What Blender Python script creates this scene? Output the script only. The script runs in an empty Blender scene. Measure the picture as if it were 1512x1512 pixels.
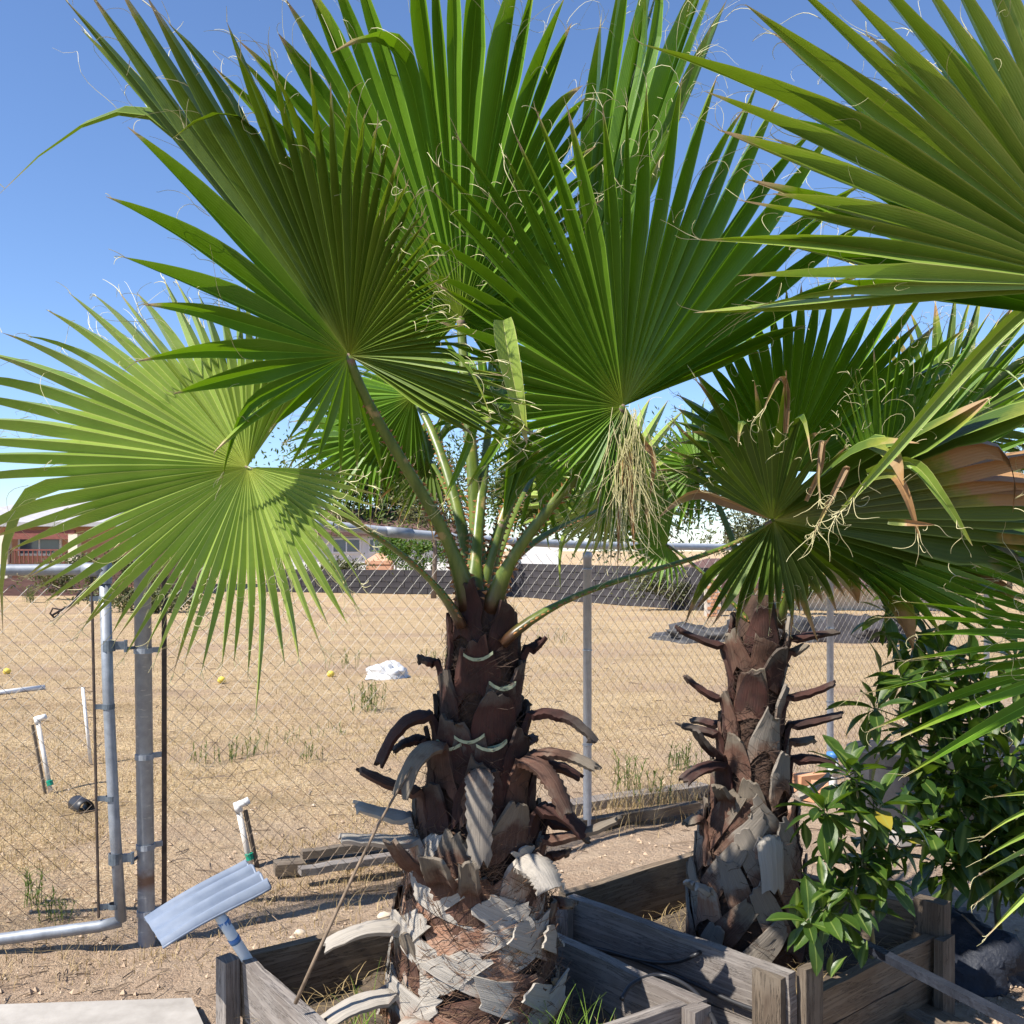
import bpy, math, random
import numpy as np
from mathutils import Vector, Matrix, noise as mnoise

R = math.radians
rng = random.Random(11)
SC = bpy.context.scene
COL = SC.collection

# ------------------------------------------------------------------ camera
F, CX, HZ, CAMH, PW = 1450.0, 756.0, 812.0, 1.48, 1512.0
cam_d = bpy.data.cameras.new('camera')
cam_d.sensor_width = 36.0
cam_d.lens = 36.0 * F / PW
cam_d.shift_y = (HZ - PW / 2) / PW
cam_d.clip_start = 0.05
cam_d.clip_end = 3000
cam = bpy.data.objects.new('camera', cam_d)
COL.objects.link(cam)
cam.location = (0, 0, CAMH)
cam.rotation_euler = (R(90), 0, 0)
SC.camera = cam

def P(px, py, y):
    """a point of the place: where the photograph shows it, at a distance of y metres"""
    return Vector(((px - CX) / F * y, y, CAMH + (HZ - py) / F * y))

def G(px, py, z=0.0):
    """a point of the ground at height z"""
    return P(px, py, (CAMH - z) * F / (py - HZ))

# ------------------------------------------------------------------ light
SUN_EL = R(51)
SHADOW = Vector((0.83, 0.55, 0)).normalized()           # the way shadows fall
TOSUN = Vector((-SHADOW.x * math.cos(SUN_EL), -SHADOW.y * math.cos(SUN_EL), math.sin(SUN_EL)))
w = bpy.data.worlds.new('World')
SC.world = w
w.use_nodes = True
nt = w.node_tree
nt.nodes.clear()
sky = nt.nodes.new('ShaderNodeTexSky')
sky.sky_type = 'NISHITA'
sky.sun_disc = False
sky.sun_elevation = SUN_EL
sky.sun_rotation = math.atan2(TOSUN.x, TOSUN.y)
sky.altitude = 1500
sky.air_density = 1.15
sky.dust_density = 0.0
sky.ozone_density = 3.6
bg = nt.nodes.new('ShaderNodeBackground')
bg.inputs['Strength'].default_value = 0.088
wo = nt.nodes.new('ShaderNodeOutputWorld')
wb = nt.nodes.new('ShaderNodeMix'); wb.data_type = 'RGBA'; wb.blend_type = 'MULTIPLY'    # the camera's white balance, the same for the whole sky
wb.inputs[0].default_value = 1.0; wb.inputs[7].default_value = (0.98, 1.06, 1.22, 1)
nt.links.new(sky.outputs[0], wb.inputs[6])
nt.links.new(wb.outputs[2], bg.inputs['Color'])
nt.links.new(bg.outputs[0], wo.inputs['Surface'])
sd = bpy.data.lights.new('sun', 'SUN')
sd.energy = 5.0
sd.angle = R(0.53)
sd.color = (1.0, 0.945, 0.86)
so = bpy.data.objects.new('sun', sd)
COL.objects.link(so)
so.rotation_euler = (-TOSUN).to_track_quat('-Z', 'Y').to_euler()
so.location = (-6, -5, 12)
SC.view_settings.view_transform = 'Standard'
SC.view_settings.look = 'None'
SC.view_settings.gamma = 1.0
SC.view_settings.exposure = 0.88
SC.view_settings.use_curve_mapping = False
SC.cycles.max_bounces = 7
SC.cycles.transparent_max_bounces = 8
SC.cycles.use_denoising = True

# ------------------------------------------------------------------ mesh helpers
class MB:
    def __init__(s):
        s.v, s.f, s.uv, s.r = [], [], [], []
        s.tint = 0.5
    def add(s, p, uv=(0, 0)):
        s.v.append((p[0], p[1], p[2])); s.uv.append(uv); s.r.append(s.tint)
        return len(s.v) - 1
    def quadgrid(s, rows, uvs=None, close=False):
        """rows: list of lists of points"""
        idx = []
        for i, row in enumerate(rows):
            idx.append([s.add(p, uvs[i][j] if uvs else (j / max(1, len(row) - 1), i / max(1, len(rows) - 1))) for j, p in enumerate(row)])
        for i in range(len(rows) - 1):
            a, b = idx[i], idx[i + 1]
            m = len(a)
            for j in range(m if close else m - 1):
                k = (j + 1) % m
                s.f.append((a[j], a[k], b[k], b[j]))
        return idx
    def tube(s, pts, rad, n=8, cap=True, flat=1.0, up=None):
        pts = [Vector(p) for p in pts]
        m = len(pts)
        rows = []
        ref = Vector(up) if up else None
        for i, p in enumerate(pts):
            t = (pts[min(i + 1, m - 1)] - pts[max(i - 1, 0)])
            if t.length < 1e-9: t = Vector((0, 0, 1))
            t.normalize()
            if ref is None:
                ref = Vector((1, 0, 0)) if abs(t.x) < 0.8 else Vector((0, 1, 0))
            a = t.cross(ref)
            if a.length < 1e-6: a = t.orthogonal()
            a.normalize()
            b = a.cross(t); b.normalize()
            if not up: ref = b
            r = rad(i / max(1, m - 1)) if callable(rad) else (rad[i] if isinstance(rad, (list, tuple)) else rad)
            rows.append([p + a * (math.cos(2 * math.pi * k / n) * r) + b * (math.sin(2 * math.pi * k / n) * r * flat) for k in range(n)])
        idx = s.quadgrid(rows, close=True)
        if cap and n > 2:
            s.f.append(tuple(reversed(idx[0]))); s.f.append(tuple(idx[-1]))
        return idx
    def box(s, c, size, rot=None, jit=0.0):
        c = Vector(c); hx, hy, hz = size[0] / 2, size[1] / 2, size[2] / 2
        vs = []
        for x, y, z in ((-1,-1,-1),(1,-1,-1),(1,1,-1),(-1,1,-1),(-1,-1,1),(1,-1,1),(1,1,1),(-1,1,1)):
            p = Vector((x * hx + rng.uniform(-jit, jit), y * hy + rng.uniform(-jit, jit), z * hz + rng.uniform(-jit, jit)))
            if rot is not None: p = rot @ p
            vs.append(s.add(c + p, (x * hx, z * hz)))
        a = vs
        for q in ((0,3,2,1),(4,5,6,7),(0,1,5,4),(1,2,6,5),(2,3,7,6),(3,0,4,7)):
            s.f.append(tuple(a[i] for i in q))
    def lathe(s, c, prof, n=20, axis=None):
        c = Vector(c); rows = []
        q = Vector((0, 0, 1)).rotation_difference(Vector(axis)) if axis is not None else None
        for r, z in prof:
            row = []
            for k in range(n):
                a = 2 * math.pi * k / n
                p = Vector((r * math.cos(a), r * math.sin(a), z))
                row.append(c + (q @ p if q else p))
            rows.append(row)
        return s.quadgrid(rows, close=True)
    def mesh(s, name, mat, smooth=False, weld=False):
        me = bpy.data.meshes.new(name)
        me.from_pydata(s.v, [], s.f)
        n = len(me.loops)
        if n:
            li = np.empty(n, dtype=np.int32); me.loops.foreach_get('vertex_index', li)
            ul = me.uv_layers.new(name='UVMap')
            ul.data.foreach_set('uv', np.array(s.uv, dtype=np.float32)[li].ravel())
            at = me.attributes.new('tint', 'FLOAT', 'POINT')
            at.data.foreach_set('value', np.array(s.r, dtype=np.float32))
            if smooth: me.polygons.foreach_set('use_smooth', np.ones(len(me.polygons), dtype=bool))
        if mat: me.materials.append(M[mat] if isinstance(mat, str) else mat)
        me.update()
        return me
    def build(s, name, mat, parent=None, smooth=False, kind=None, label=None, cat=None, group=None):
        o = bpy.data.objects.new(name, s.mesh(name, mat, smooth))
        COL.objects.link(o)
        if parent is not None: attach(o, parent)
        return tag(o, label, cat, group, kind)

def wpos(o):
    return o.location.copy() if o.type == 'EMPTY' else Vector((0, 0, 0))   # attached meshes keep world coordinates

def attach(o, parent):
    o.parent = parent
    o.matrix_parent_inverse = Matrix.Translation(-wpos(parent))

def tag(o, label=None, cat=None, group=None, kind=None):
    if label: o['label'] = label
    if cat: o['category'] = cat
    if group: o['group'] = group
    if kind: o['kind'] = kind
    return o

def thing(name, loc, label, cat, group=None):
    o = bpy.data.objects.new(name, None)
    o.empty_display_size = 0.1
    o.location = loc
    COL.objects.link(o)
    return tag(o, label, cat, group)

def bez(a, b, c, t):
    return a * ((1 - t) ** 2) + b * (2 * t * (1 - t)) + c * (t * t)

def bez3(a, b, c, d, t):
    u = 1 - t
    return a * (u ** 3) + b * (3 * u * u * t) + c * (3 * u * t * t) + d * (t ** 3)

def nz(x, y, z=0.0, s=1.0):
    return mnoise.noise(Vector((x * s, y * s, z * s)))

# ------------------------------------------------------------------ materials
M = {}
class NT:
    def __init__(s, name):
        s.m = bpy.data.materials.new(name); s.m.use_nodes = True
        s.t = s.m.node_tree; s.t.nodes.clear()
        s.out = s.t.nodes.new('ShaderNodeOutputMaterial')
        M[name] = s.m
    def n(s, typ, ins=None, **kw):
        nd = s.t.nodes.new(typ)
        for k, v in kw.items(): setattr(nd, k, v)
        for k, v in (ins or {}).items(): s.set(nd.inputs[k], v)
        return nd
    def set(s, sock, v):
        if isinstance(v, bpy.types.NodeSocket): s.t.links.new(v, sock)
        elif isinstance(v, (tuple, list)) and sock.type == 'RGBA' and len(v) == 3: sock.default_value = (*v, 1)
        else: sock.default_value = v
    def math(s, op, a, b=0.0, c=None):
        ins = {0: a, 1: b}
        if c is not None: ins[2] = c
        return s.n('ShaderNodeMath', ins, operation=op).outputs[0]
    def mix(s, f, a, b, mode='MIX'):
        nd = s.n('ShaderNodeMix', data_type='RGBA', blend_type=mode)
        s.set(nd.inputs[0], f); s.set(nd.inputs[6], a); s.set(nd.inputs[7], b)
        return nd.outputs[2]
    def ramp(s, f, stops):
        nd = s.n('ShaderNodeValToRGB')
        e = nd.color_ramp.elements
        while len(e) < len(stops): e.new(0.5)
        for i, (p, c) in enumerate(stops):
            e[i].position = p
            e[i].color = (*c, 1) if isinstance(c, (tuple, list)) else (c, c, c, 1)
        s.set(nd.inputs[0], f)
        return nd.outputs[0]
    def rng01(s, f, lo, hi):
        return s.n('ShaderNodeMapRange', {0: f, 1: lo, 2: hi, 3: 0.0, 4: 1.0}, clamp=True).outputs[0]
    def coord(s, kind='Object'):
        return s.n('ShaderNodeTexCoord').outputs[kind]
    def mapping(s, v, scale=(1, 1, 1), rot=(0, 0, 0), loc=(0, 0, 0)):
        return s.n('ShaderNodeMapping', {'Vector': v, 'Scale': scale, 'Rotation': rot, 'Location': loc}).outputs[0]
    def noise(s, v, scale, detail=4, rough=0.6, dist=0.0):
        return s.n('ShaderNodeTexNoise', {'Vector': v, 'Scale': scale, 'Detail': detail, 'Roughness': rough, 'Distortion': dist}).outputs[0]
    def bump(s, h, strength=0.4, dist=0.01):
        return s.n('ShaderNodeBump', {'Height': h, 'Strength': strength, 'Distance': dist}).outputs[0]
    def attr(s, name='tint'):
        return s.n('ShaderNodeAttribute', attribute_name=name).outputs['Fac']
    def rand(s):
        return s.n('ShaderNodeObjectInfo').outputs['Random']
    def pbr(s, color, rough=0.7, metal=0.0, normal=None, spec=0.5, **kw):
        ins = {'Base Color': color, 'Roughness': rough, 'Metallic': metal, 'Specular IOR Level': spec}
        ins.update(kw)
        nd = s.n('ShaderNodeBsdfPrincipled', ins)
        if normal is not None: s.set(nd.inputs['Normal'], normal)
        return nd.outputs[0]
    def done(s, sh):
        s.t.links.new(sh, s.out.inputs['Surface'])

def leaf_mat(name, dark, light, trans, tipcol, gloss=0.42, tmix=0.38, tipstart=0.93, brown=0.0):
    k = NT(name)
    uv = k.n('ShaderNodeSeparateXYZ', {0: k.coord('UV')})
    u, v = uv.outputs[0], uv.outputs[1]
    tint = k.attr()
    oc = k.coord('Object')
    nb = k.noise(oc, 9.0, 4)
    base = k.mix(k.math('MULTIPLY_ADD', nb, 0.7, k.math('MULTIPLY_ADD', tint, 0.7, -0.2)), dark, light)
    veins = k.math('SINE', k.math('MULTIPLY', u, 95.0))
    base = k.mix(k.math('MULTIPLY_ADD', veins, 0.05, 0.07), base, tuple(c * 1.6 for c in light))
    rib = k.math('SUBTRACT', 1.0, k.rng01(k.math('ABSOLUTE', k.math('SUBTRACT', u, 0.5)), 0.008, 0.035))
    ribc = tuple(min(0.62, c * 2.0 + 0.10) for c in light[:2]) + (min(0.3, light[2] * 2 + 0.04),)
    base = k.mix(k.math('MULTIPLY', rib, 0.7), base, ribc)
    mar = k.rng01(k.math('ABSOLUTE', k.math('SUBTRACT', u, 0.5)), 0.455, 0.485)
    base = k.mix(k.math('MULTIPLY', mar, 0.55), base, ribc)
    # yellow ribs running together at the hub
    hub = k.math('SUBTRACT', 1.0, k.rng01(v, 0.02, 0.16))
    base = k.mix(k.math('MULTIPLY', hub, 0.45), base, (0.42, 0.42, 0.06))
    # dry straw tips
    vn = k.math('ADD', v, k.math('MULTIPLY_ADD', k.noise(oc, 30.0, 3), 0.10, -0.05))
    vn = k.math('ADD', vn, k.math('MULTIPLY_ADD', tint, 0.08, -0.04))
    tipm = k.rng01(vn, tipstart, tipstart + 0.05)
    yel = k.rng01(vn, tipstart - 0.10, tipstart + 0.02)
    base = k.mix(k.math('MULTIPLY', yel, 0.5), base, (0.42, 0.40, 0.06))
    base = k.mix(tipm, base, tipcol)
    if brown > 0:
        bn = k.rng01(k.math('ADD', k.noise(oc, 5.0, 3), k.math('MULTIPLY', v, 0.5)), 1.0 - brown, 1.12 - brown)
        base = k.mix(bn, base, (0.36, 0.20, 0.075))
    bmp = k.bump(k.math('ADD', k.math('MULTIPLY', veins, 0.3), k.noise(oc, 60, 2)), 0.25, 0.002)
    sh = k.pbr(base, gloss, 0.0, bmp, 0.4)
    tr = k.n('ShaderNodeBsdfTranslucent', {'Color': k.mix(k.math('MAXIMUM', tipm, 0.0), trans, tipcol)}).outputs[0]
    mx = k.n('ShaderNodeMixShader', {0: tmix, 1: sh, 2: tr}).outputs[0]
    k.done(mx)

TIP = (0.50, 0.38, 0.22)
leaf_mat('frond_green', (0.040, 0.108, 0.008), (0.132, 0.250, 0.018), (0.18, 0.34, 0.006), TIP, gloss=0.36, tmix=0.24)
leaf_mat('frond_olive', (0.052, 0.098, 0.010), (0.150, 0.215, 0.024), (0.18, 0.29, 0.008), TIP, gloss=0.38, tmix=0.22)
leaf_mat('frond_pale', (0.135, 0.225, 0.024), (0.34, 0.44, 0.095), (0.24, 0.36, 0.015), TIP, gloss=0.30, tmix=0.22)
leaf_mat('frond_tired', (0.032, 0.068, 0.008), (0.095, 0.150, 0.018), (0.13, 0.21, 0.010), (0.40, 0.27, 0.14), tipstart=0.86, brown=0.02, tmix=0.18)
leaf_mat('frond_half', (0.036, 0.062, 0.010), (0.115, 0.140, 0.020), (0.14, 0.16, 0.012), (0.36, 0.205, 0.09), tipstart=0.52, tmix=0.14)
leaf_mat('frond_dead', (0.15, 0.085, 0.04), (0.32, 0.20, 0.10), (0.24, 0.14, 0.06), (0.42, 0.30, 0.17), gloss=0.6, tmix=0.15, tipstart=0.85)

def shrub_leaf(name, dark, light, trans):
    k = NT(name)
    u = k.n('ShaderNodeSeparateXYZ', {0: k.coord('UV')}).outputs[0]
    rd = k.rand()
    base = k.mix(k.math('MULTIPLY_ADD', k.noise(k.coord('Object'), 22.0, 3), 0.5, k.math('MULTIPLY_ADD', rd, 0.7, -0.15)), dark, light)
    base = k.mix(k.rng01(rd, 0.965, 0.97), base, (0.30, 0.24, 0.03))
    rib = k.math('SUBTRACT', 1.0, k.rng01(k.math('ABSOLUTE', k.math('SUBTRACT', u, 0.5)), 0.02, 0.06))
    base = k.mix(k.math('MULTIPLY', rib, 0.5), base, (0.24, 0.30, 0.07))
    sh = k.pbr(base, 0.38, 0, k.bump(k.noise(k.coord('Object'), 80, 2), 0.2, 0.003), 0.45)
    tr = k.n('ShaderNodeBsdfTranslucent', {'Color': trans}).outputs[0]
    k.done(k.n('ShaderNodeMixShader', {0: 0.26, 1: sh, 2: tr}).outputs[0])
shrub_leaf('shrub_leaf', (0.018, 0.046, 0.008), (0.060, 0.115, 0.014), (0.16, 0.28, 0.012))

def foliage(name, a, b, trans):
    k = NT(name)
    t = k.attr()
    base = k.mix(t, a, b)
    sh = k.pbr(base, 0.55, 0, None, 0.3)
    tr = k.n('ShaderNodeBsdfTranslucent', {'Color': trans}).outputs[0]
    k.done(k.n('ShaderNodeMixShader', {0: 0.3, 1: sh, 2: tr}).outputs[0])
foliage('tree_leaf', (0.025, 0.055, 0.012), (0.10, 0.14, 0.025), (0.14, 0.20, 0.02))
foliage('tree_leaf_olive', (0.045, 0.060, 0.025), (0.15, 0.15, 0.06), (0.14, 0.15, 0.04))
foliage('hedge_leaf', (0.03, 0.08, 0.012), (0.12, 0.20, 0.03), (0.18, 0.28, 0.02))
foliage('weed_leaf', (0.06, 0.10, 0.02), (0.17, 0.20, 0.05), (0.18, 0.24, 0.03))
foliage('grass_leaf', (0.07, 0.15, 0.015), (0.22, 0.34, 0.05), (0.26, 0.40, 0.03))
foliage('straw', (0.34, 0.235, 0.105), (0.56, 0.43, 0.225), (0.38, 0.28, 0.12))

def simple(name, a, b, scale=20, rough=0.7, metal=0.0, stretch=(1, 1, 1), bump=0.2, bd=0.004, spec=0.4, detail=5, use_rand=0.0):
    k = NT(name)
    oc = k.mapping(k.coord('Object'), stretch)
    n1 = k.noise(oc, scale, detail)
    f = k.rng01(n1, 0.3, 0.7)
    if use_rand: f = k.math('ADD', f, k.math('MULTIPLY_ADD', k.rand(), use_rand, -use_rand / 2))
    base = k.mix(f, a, b)
    k.done(k.pbr(base, rough, metal, k.bump(n1, bump, bd), spec))

simple('thread', (0.46, 0.42, 0.20), (0.60, 0.54, 0.32), 8, 0.6)
simple('thorn', (0.22, 0.09, 0.03), (0.36, 0.17, 0.06), 20, 0.5)
simple('fibre', (0.06, 0.032, 0.018), (0.22, 0.125, 0.07), 15, 0.8)
simple('fibre_dark', (0.022, 0.012, 0.008), (0.085, 0.05, 0.032), 15, 0.8)
simple('bark_core', (0.025, 0.014, 0.010), (0.075, 0.040, 0.025), 22, 0.9, stretch=(1, 1, 0.5), bump=0.8, bd=0.02)
simple('twig', (0.12, 0.085, 0.055), (0.26, 0.19, 0.13), 30, 0.8)
simple('tree_bark', (0.10, 0.075, 0.055), (0.22, 0.17, 0.13), 8, 0.9, stretch=(1, 1, 0.2))
simple('green_stem', (0.09, 0.085, 0.045), (0.17, 0.16, 0.07), 14, 0.6)

# petiole: green rind with brown edges and base
k = NT('petiole')
uvs = k.n('ShaderNodeSeparateXYZ', {0: k.coord('UV')})
n1 = k.noise(k.mapping(k.coord('Object'), (1, 1, 0.25)), 40, 4)
base = k.mix(k.rng01(n1, 0.35, 0.7), (0.065, 0.105, 0.012), (0.145, 0.185, 0.026))
speck = k.rng01(k.noise(k.coord('Object'), 16, 5), 0.60, 0.68)
base = k.mix(k.math('MULTIPLY', speck, 0.7), base, (0.40, 0.27, 0.11))
lowv = k.math('SUBTRACT', 1.0, k.rng01(k.math('ADD', uvs.outputs[1], k.math('MULTIPLY', n1, 0.06)), 0.06, 0.20))
base = k.mix(lowv, base, (0.060, 0.028, 0.014))
k.done(k.pbr(base, 0.38, 0, k.bump(n1, 0.15, 0.003), 0.5))

# leaf bases of the trunk: dark and red above, grey and weathered below
def bootmat(name, base_a, base_b, edge, grey, greyamt):
    k = NT(name)
    uvs = k.n('ShaderNodeSeparateXYZ', {0: k.coord('UV')})
    u, v = uvs.outputs[0], uvs.outputs[1]
    oc = k.coord('Object')
    grain = k.noise(k.n('ShaderNodeCombineXYZ', {0: k.math('MULTIPLY', u, 30.0), 1: k.math('MULTIPLY', v, 1.6), 2: k.math('MULTIPLY', k.rand(), 50.0)}).outputs[0], 1.0, 6, 0.65)
    blot = k.noise(oc, 13, 5)
    c = k.mix(k.rng01(blot, 0.35, 0.65), base_a, base_b)
    c = k.mix(k.math('MULTIPLY', k.rng01(grain, 0.45, 0.75), 0.6), c, edge)
    g = k.rng01(k.math('ADD', k.math('ADD', v, k.math('MULTIPLY_ADD', blot, 1.2, -0.6)), k.math('MULTIPLY_ADD', k.rand(), 0.5, -0.25)), 1.0 - greyamt, 1.25 - greyamt)
    gc = k.mix(k.rng01(grain, 0.25, 0.75), tuple(x * 0.62 for x in grey), grey)
    c = k.mix(g, c, gc)
    k.done(k.pbr(c, 0.78, 0, k.bump(grain, 0.6, 0.006), 0.3))
bootmat('boot_fresh', (0.022, 0.010, 0.009), (0.062, 0.022, 0.016), (0.060, 0.036, 0.024), (0.10, 0.08, 0.065), 0.2)
bootmat('boot_mid', (0.052, 0.026, 0.018), (0.125, 0.060, 0.040), (0.17, 0.115, 0.08), (0.20, 0.165, 0.125), 0.32)
bootmat('boot_old', (0.22, 0.10, 0.06), (0.34, 0.19, 0.12), (0.38, 0.31, 0.24), (0.44, 0.395, 0.335), 0.84)
bootmat('boot_grey', (0.085, 0.045, 0.03), (0.17, 0.095, 0.06), (0.20, 0.155, 0.12), (0.26, 0.225, 0.185), 0.8)
simple('cut_face', (0.26, 0.30, 0.19), (0.40, 0.42, 0.28), 40, 0.7)

# wood
def wood(name, a, b, c, scale=1.0, knots=True):
    k = NT(name)
    oc = k.mapping(k.coord('UV'), (1.4, 26, 1))
    ob = k.n('ShaderNodeVectorMath', {0: oc, 1: k.n('ShaderNodeCombineXYZ', {0: k.math('MULTIPLY', k.rand(), 40.0), 1: k.math('MULTIPLY', k.rand(), 13.0)}).outputs[0]}, operation='ADD').outputs[0]
    g = k.noise(ob, 2.4 * scale, 7, 0.68, 0.6)
    fine = k.noise(k.mapping(ob, (1, 5, 1)), 5, 4)
    blot = k.noise(k.coord('Object'), 4.5, 4)
    col = k.mix(k.rng01(g, 0.32, 0.68), a, b)
    col = k.mix(k.math('MULTIPLY', k.rng01(blot, 0.45, 0.75), 0.7), col, c)
    crack = k.math('SUBTRACT', 1.0, k.rng01(k.math('ABSOLUTE', k.math('SUBTRACT', g, 0.5)), 0.0, 0.018))
    col = k.mix(k.math('MULTIPLY', crack, 0.75), col, tuple(x * 0.15 for x in a))
    col = k.mix(k.math('MULTIPLY', k.rng01(fine, 0.5, 0.8), 0.35), col, tuple(x * 0.45 for x in a))
    h = k.math('ADD', g, k.math('MULTIPLY', crack, -1.0))
    k.done(k.pbr(col, 0.85, 0, k.bump(k.math('ADD', h, k.math('MULTIPLY', fine, 0.5)), 0.55, 0.006), 0.25))
wood('wood_grey', (0.135, 0.112, 0.098), (0.285, 0.25, 0.22), (0.33, 0.305, 0.28))
wood('wood_tan', (0.13, 0.092, 0.06), (0.26, 0.195, 0.13), (0.21, 0.175, 0.135))
wood('wood_dark', (0.085, 0.062, 0.045), (0.19, 0.15, 0.11), (0.26, 0.22, 0.17))

# galvanised steel
k = NT('galvanised')
oc = k.coord('Object')
n1 = k.noise(oc, 26, 5); n2 = k.noise(k.mapping(oc, (1, 1, 0.3)), 7, 5)
c = k.mix(k.rng01(n1, 0.3, 0.7), (0.23, 0.25, 0.28), (0.35, 0.375, 0.41))
c = k.mix(k.math('MULTIPLY', k.rng01(n2, 0.5, 0.75), 0.5), c, (0.14, 0.15, 0.165))
rust = k.rng01(k.noise(oc, 5.5, 6, 0.7), 0.67, 0.74)
c = k.mix(k.math('MULTIPLY', rust, 0.7), c, (0.24, 0.12, 0.055))
k.done(k.pbr(c, k.math('MULTIPLY_ADD', n1, 0.25, 0.38), 0.35, k.bump(n1, 0.1, 0.002), 0.5))
k = NT('galvanised_rusty')
oc = k.coord('Object')
zz = k.n('ShaderNodeSeparateXYZ', {0: oc}).outputs[2]
n1 = k.noise(oc, 26, 5); n2 = k.noise(k.mapping(oc, (1, 1, 0.3)), 7, 5)
c = k.mix(k.rng01(n1, 0.3, 0.7), (0.24, 0.26, 0.285), (0.36, 0.385, 0.415))
c = k.mix(k.math('MULTIPLY', k.rng01(n2, 0.45, 0.7), 0.6), c, (0.17, 0.18, 0.19))
band = k.math('SUBTRACT', 1.0, k.rng01(k.math('ABSOLUTE', k.math('ADD', k.math('SUBTRACT', zz, 0.235), k.math('MULTIPLY_ADD', n1, 0.05, -0.025))), 0.010, 0.045))
c = k.mix(k.math('MULTIPLY', band, 0.85), c, (0.16, 0.075, 0.035))
scratch = k.rng01(k.noise(k.mapping(oc, (1, 1, 6)), 14, 4), 0.64, 0.70)
c = k.mix(k.math('MULTIPLY', scratch, 0.7), c, (0.55, 0.56, 0.57))
k.done(k.pbr(c, k.math('MULTIPLY_ADD', n1, 0.25, 0.4), 0.25, k.bump(n1, 0.1, 0.002), 0.5))
k = NT('galvanised_light')
oc = k.coord('Object')
n1 = k.noise(oc, 30, 5); n2 = k.noise(k.mapping(oc, (1, 1, 0.3)), 9, 5)
c = k.mix(k.rng01(n1, 0.3, 0.7), (0.36, 0.385, 0.42), (0.48, 0.505, 0.54))
c = k.mix(k.math('MULTIPLY', k.rng01(n2, 0.5, 0.75), 0.45), c, (0.27, 0.28, 0.30))
k.done(k.pbr(c, 0.5, 0.15, k.bump(n1, 0.1, 0.002), 0.5))
k = NT('wire')
oc = k.coord('Object')
z = k.n('ShaderNodeSeparateXYZ', {0: oc}).outputs[2]
f = k.rng01(k.math('ADD', z, k.math('MULTIPLY', k.noise(oc, 3.0, 4), 0.8)), 0.8, 1.7)
c = k.mix(f, (0.085, 0.055, 0.032), (0.25, 0.24, 0.215))
k.done(k.pbr(c, 0.55, 0.25, None, 0.4))
simple('dark_iron', (0.045, 0.035, 0.03), (0.12, 0.085, 0.065), 30, 0.65, 0.4)
simple('band_steel', (0.10, 0.125, 0.15), (0.19, 0.22, 0.25), 40, 0.5, 0.5)
simple('pvc', (0.66, 0.65, 0.62), (0.80, 0.79, 0.76), 14, 0.45)
simple('pvc_dirty', (0.50, 0.46, 0.40), (0.78, 0.75, 0.70), 9, 0.55)
simple('green_tape', (0.0, 0.20, 0.12), (0.01, 0.30, 0.19), 60, 0.5)
simple('blue_cap_and_shade', (0.05, 0.16, 0.42), (0.08, 0.22, 0.50), 30, 0.4)  # also colours the painted shade bands on the leaning pole
simple('black_plastic', (0.016, 0.016, 0.018), (0.035, 0.035, 0.038), 12, 0.42)
simple('grey_plastic', (0.030, 0.030, 0.036), (0.055, 0.055, 0.062), 8, 0.55)
simple('blue_plastic_sheet', (0.010, 0.012, 0.018), (0.026, 0.03, 0.042), 9, 0.62, bump=0.9, bd=0.03, spec=0.3)
simple('bag_white', (0.50, 0.50, 0.50), (0.66, 0.66, 0.66), 10, 0.45)
simple('painted_tin', (0.15, 0.185, 0.25), (0.21, 0.245, 0.31), 16, 0.5, 0.0, bump=0.06)
simple('pole_paint', (0.50, 0.60, 0.68), (0.62, 0.70, 0.76), 20, 0.5)
simple('rock', (0.42, 0.33, 0.24), (0.60, 0.50, 0.38), 10, 0.9, use_rand=0.4)
simple('clod', (0.34, 0.245, 0.165), (0.50, 0.375, 0.26), 14, 0.95)
simple('soil_dark', (0.05, 0.038, 0.028), (0.12, 0.09, 0.062), 14, 0.95, bump=0.9, bd=0.03)
simple('concrete', (0.27, 0.245, 0.215), (0.40, 0.37, 0.33), 9, 0.9, bump=0.35, detail=8)
simple('block_dark', (0.024, 0.022, 0.026), (0.052, 0.048, 0.052), 3, 0.9)
simple('mortar_dark', (0.022, 0.02, 0.022), (0.036, 0.033, 0.035), 3, 0.9)
simple('brick', (0.42, 0.19, 0.095), (0.58, 0.30, 0.16), 6, 0.85, use_rand=0.6)
simple('mortar', (0.42, 0.36, 0.30), (0.52, 0.46, 0.38), 6, 0.9)
simple('stucco_beige', (0.52, 0.42, 0.31), (0.62, 0.52, 0.40), 3, 0.9)
simple('stucco_white', (0.62, 0.62, 0.62), (0.74, 0.74, 0.73), 3, 0.9)
simple('stucco_cream', (0.66, 0.57, 0.44), (0.76, 0.68, 0.55), 3, 0.9)
simple('stucco_peach', (0.52, 0.27, 0.17), (0.60, 0.34, 0.22), 3, 0.9)
simple('roof_brown', (0.075, 0.04, 0.035), (0.14, 0.075, 0.065), 5, 0.9, stretch=(0.6, 0.6, 4))
simple('roof_grey', (0.30, 0.29, 0.30), (0.42, 0.41, 0.42), 5, 0.9)
simple('rail_red', (0.16, 0.05, 0.04), (0.24, 0.08, 0.06), 10, 0.7)
simple('window_glass', (0.05, 0.075, 0.11), (0.09, 0.13, 0.18), 2, 0.12, spec=0.7)
simple('frame_white', (0.70, 0.70, 0.70), (0.8, 0.8, 0.8), 5, 0.6)
simple('tarp_grey', (0.016, 0.016, 0.018), (0.085, 0.083, 0.085), 3.2, 0.6, bump=0.6, bd=0.05)
simple('lemon', (0.62, 0.46, 0.06), (0.72, 0.56, 0.10), 14, 0.55)

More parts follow.
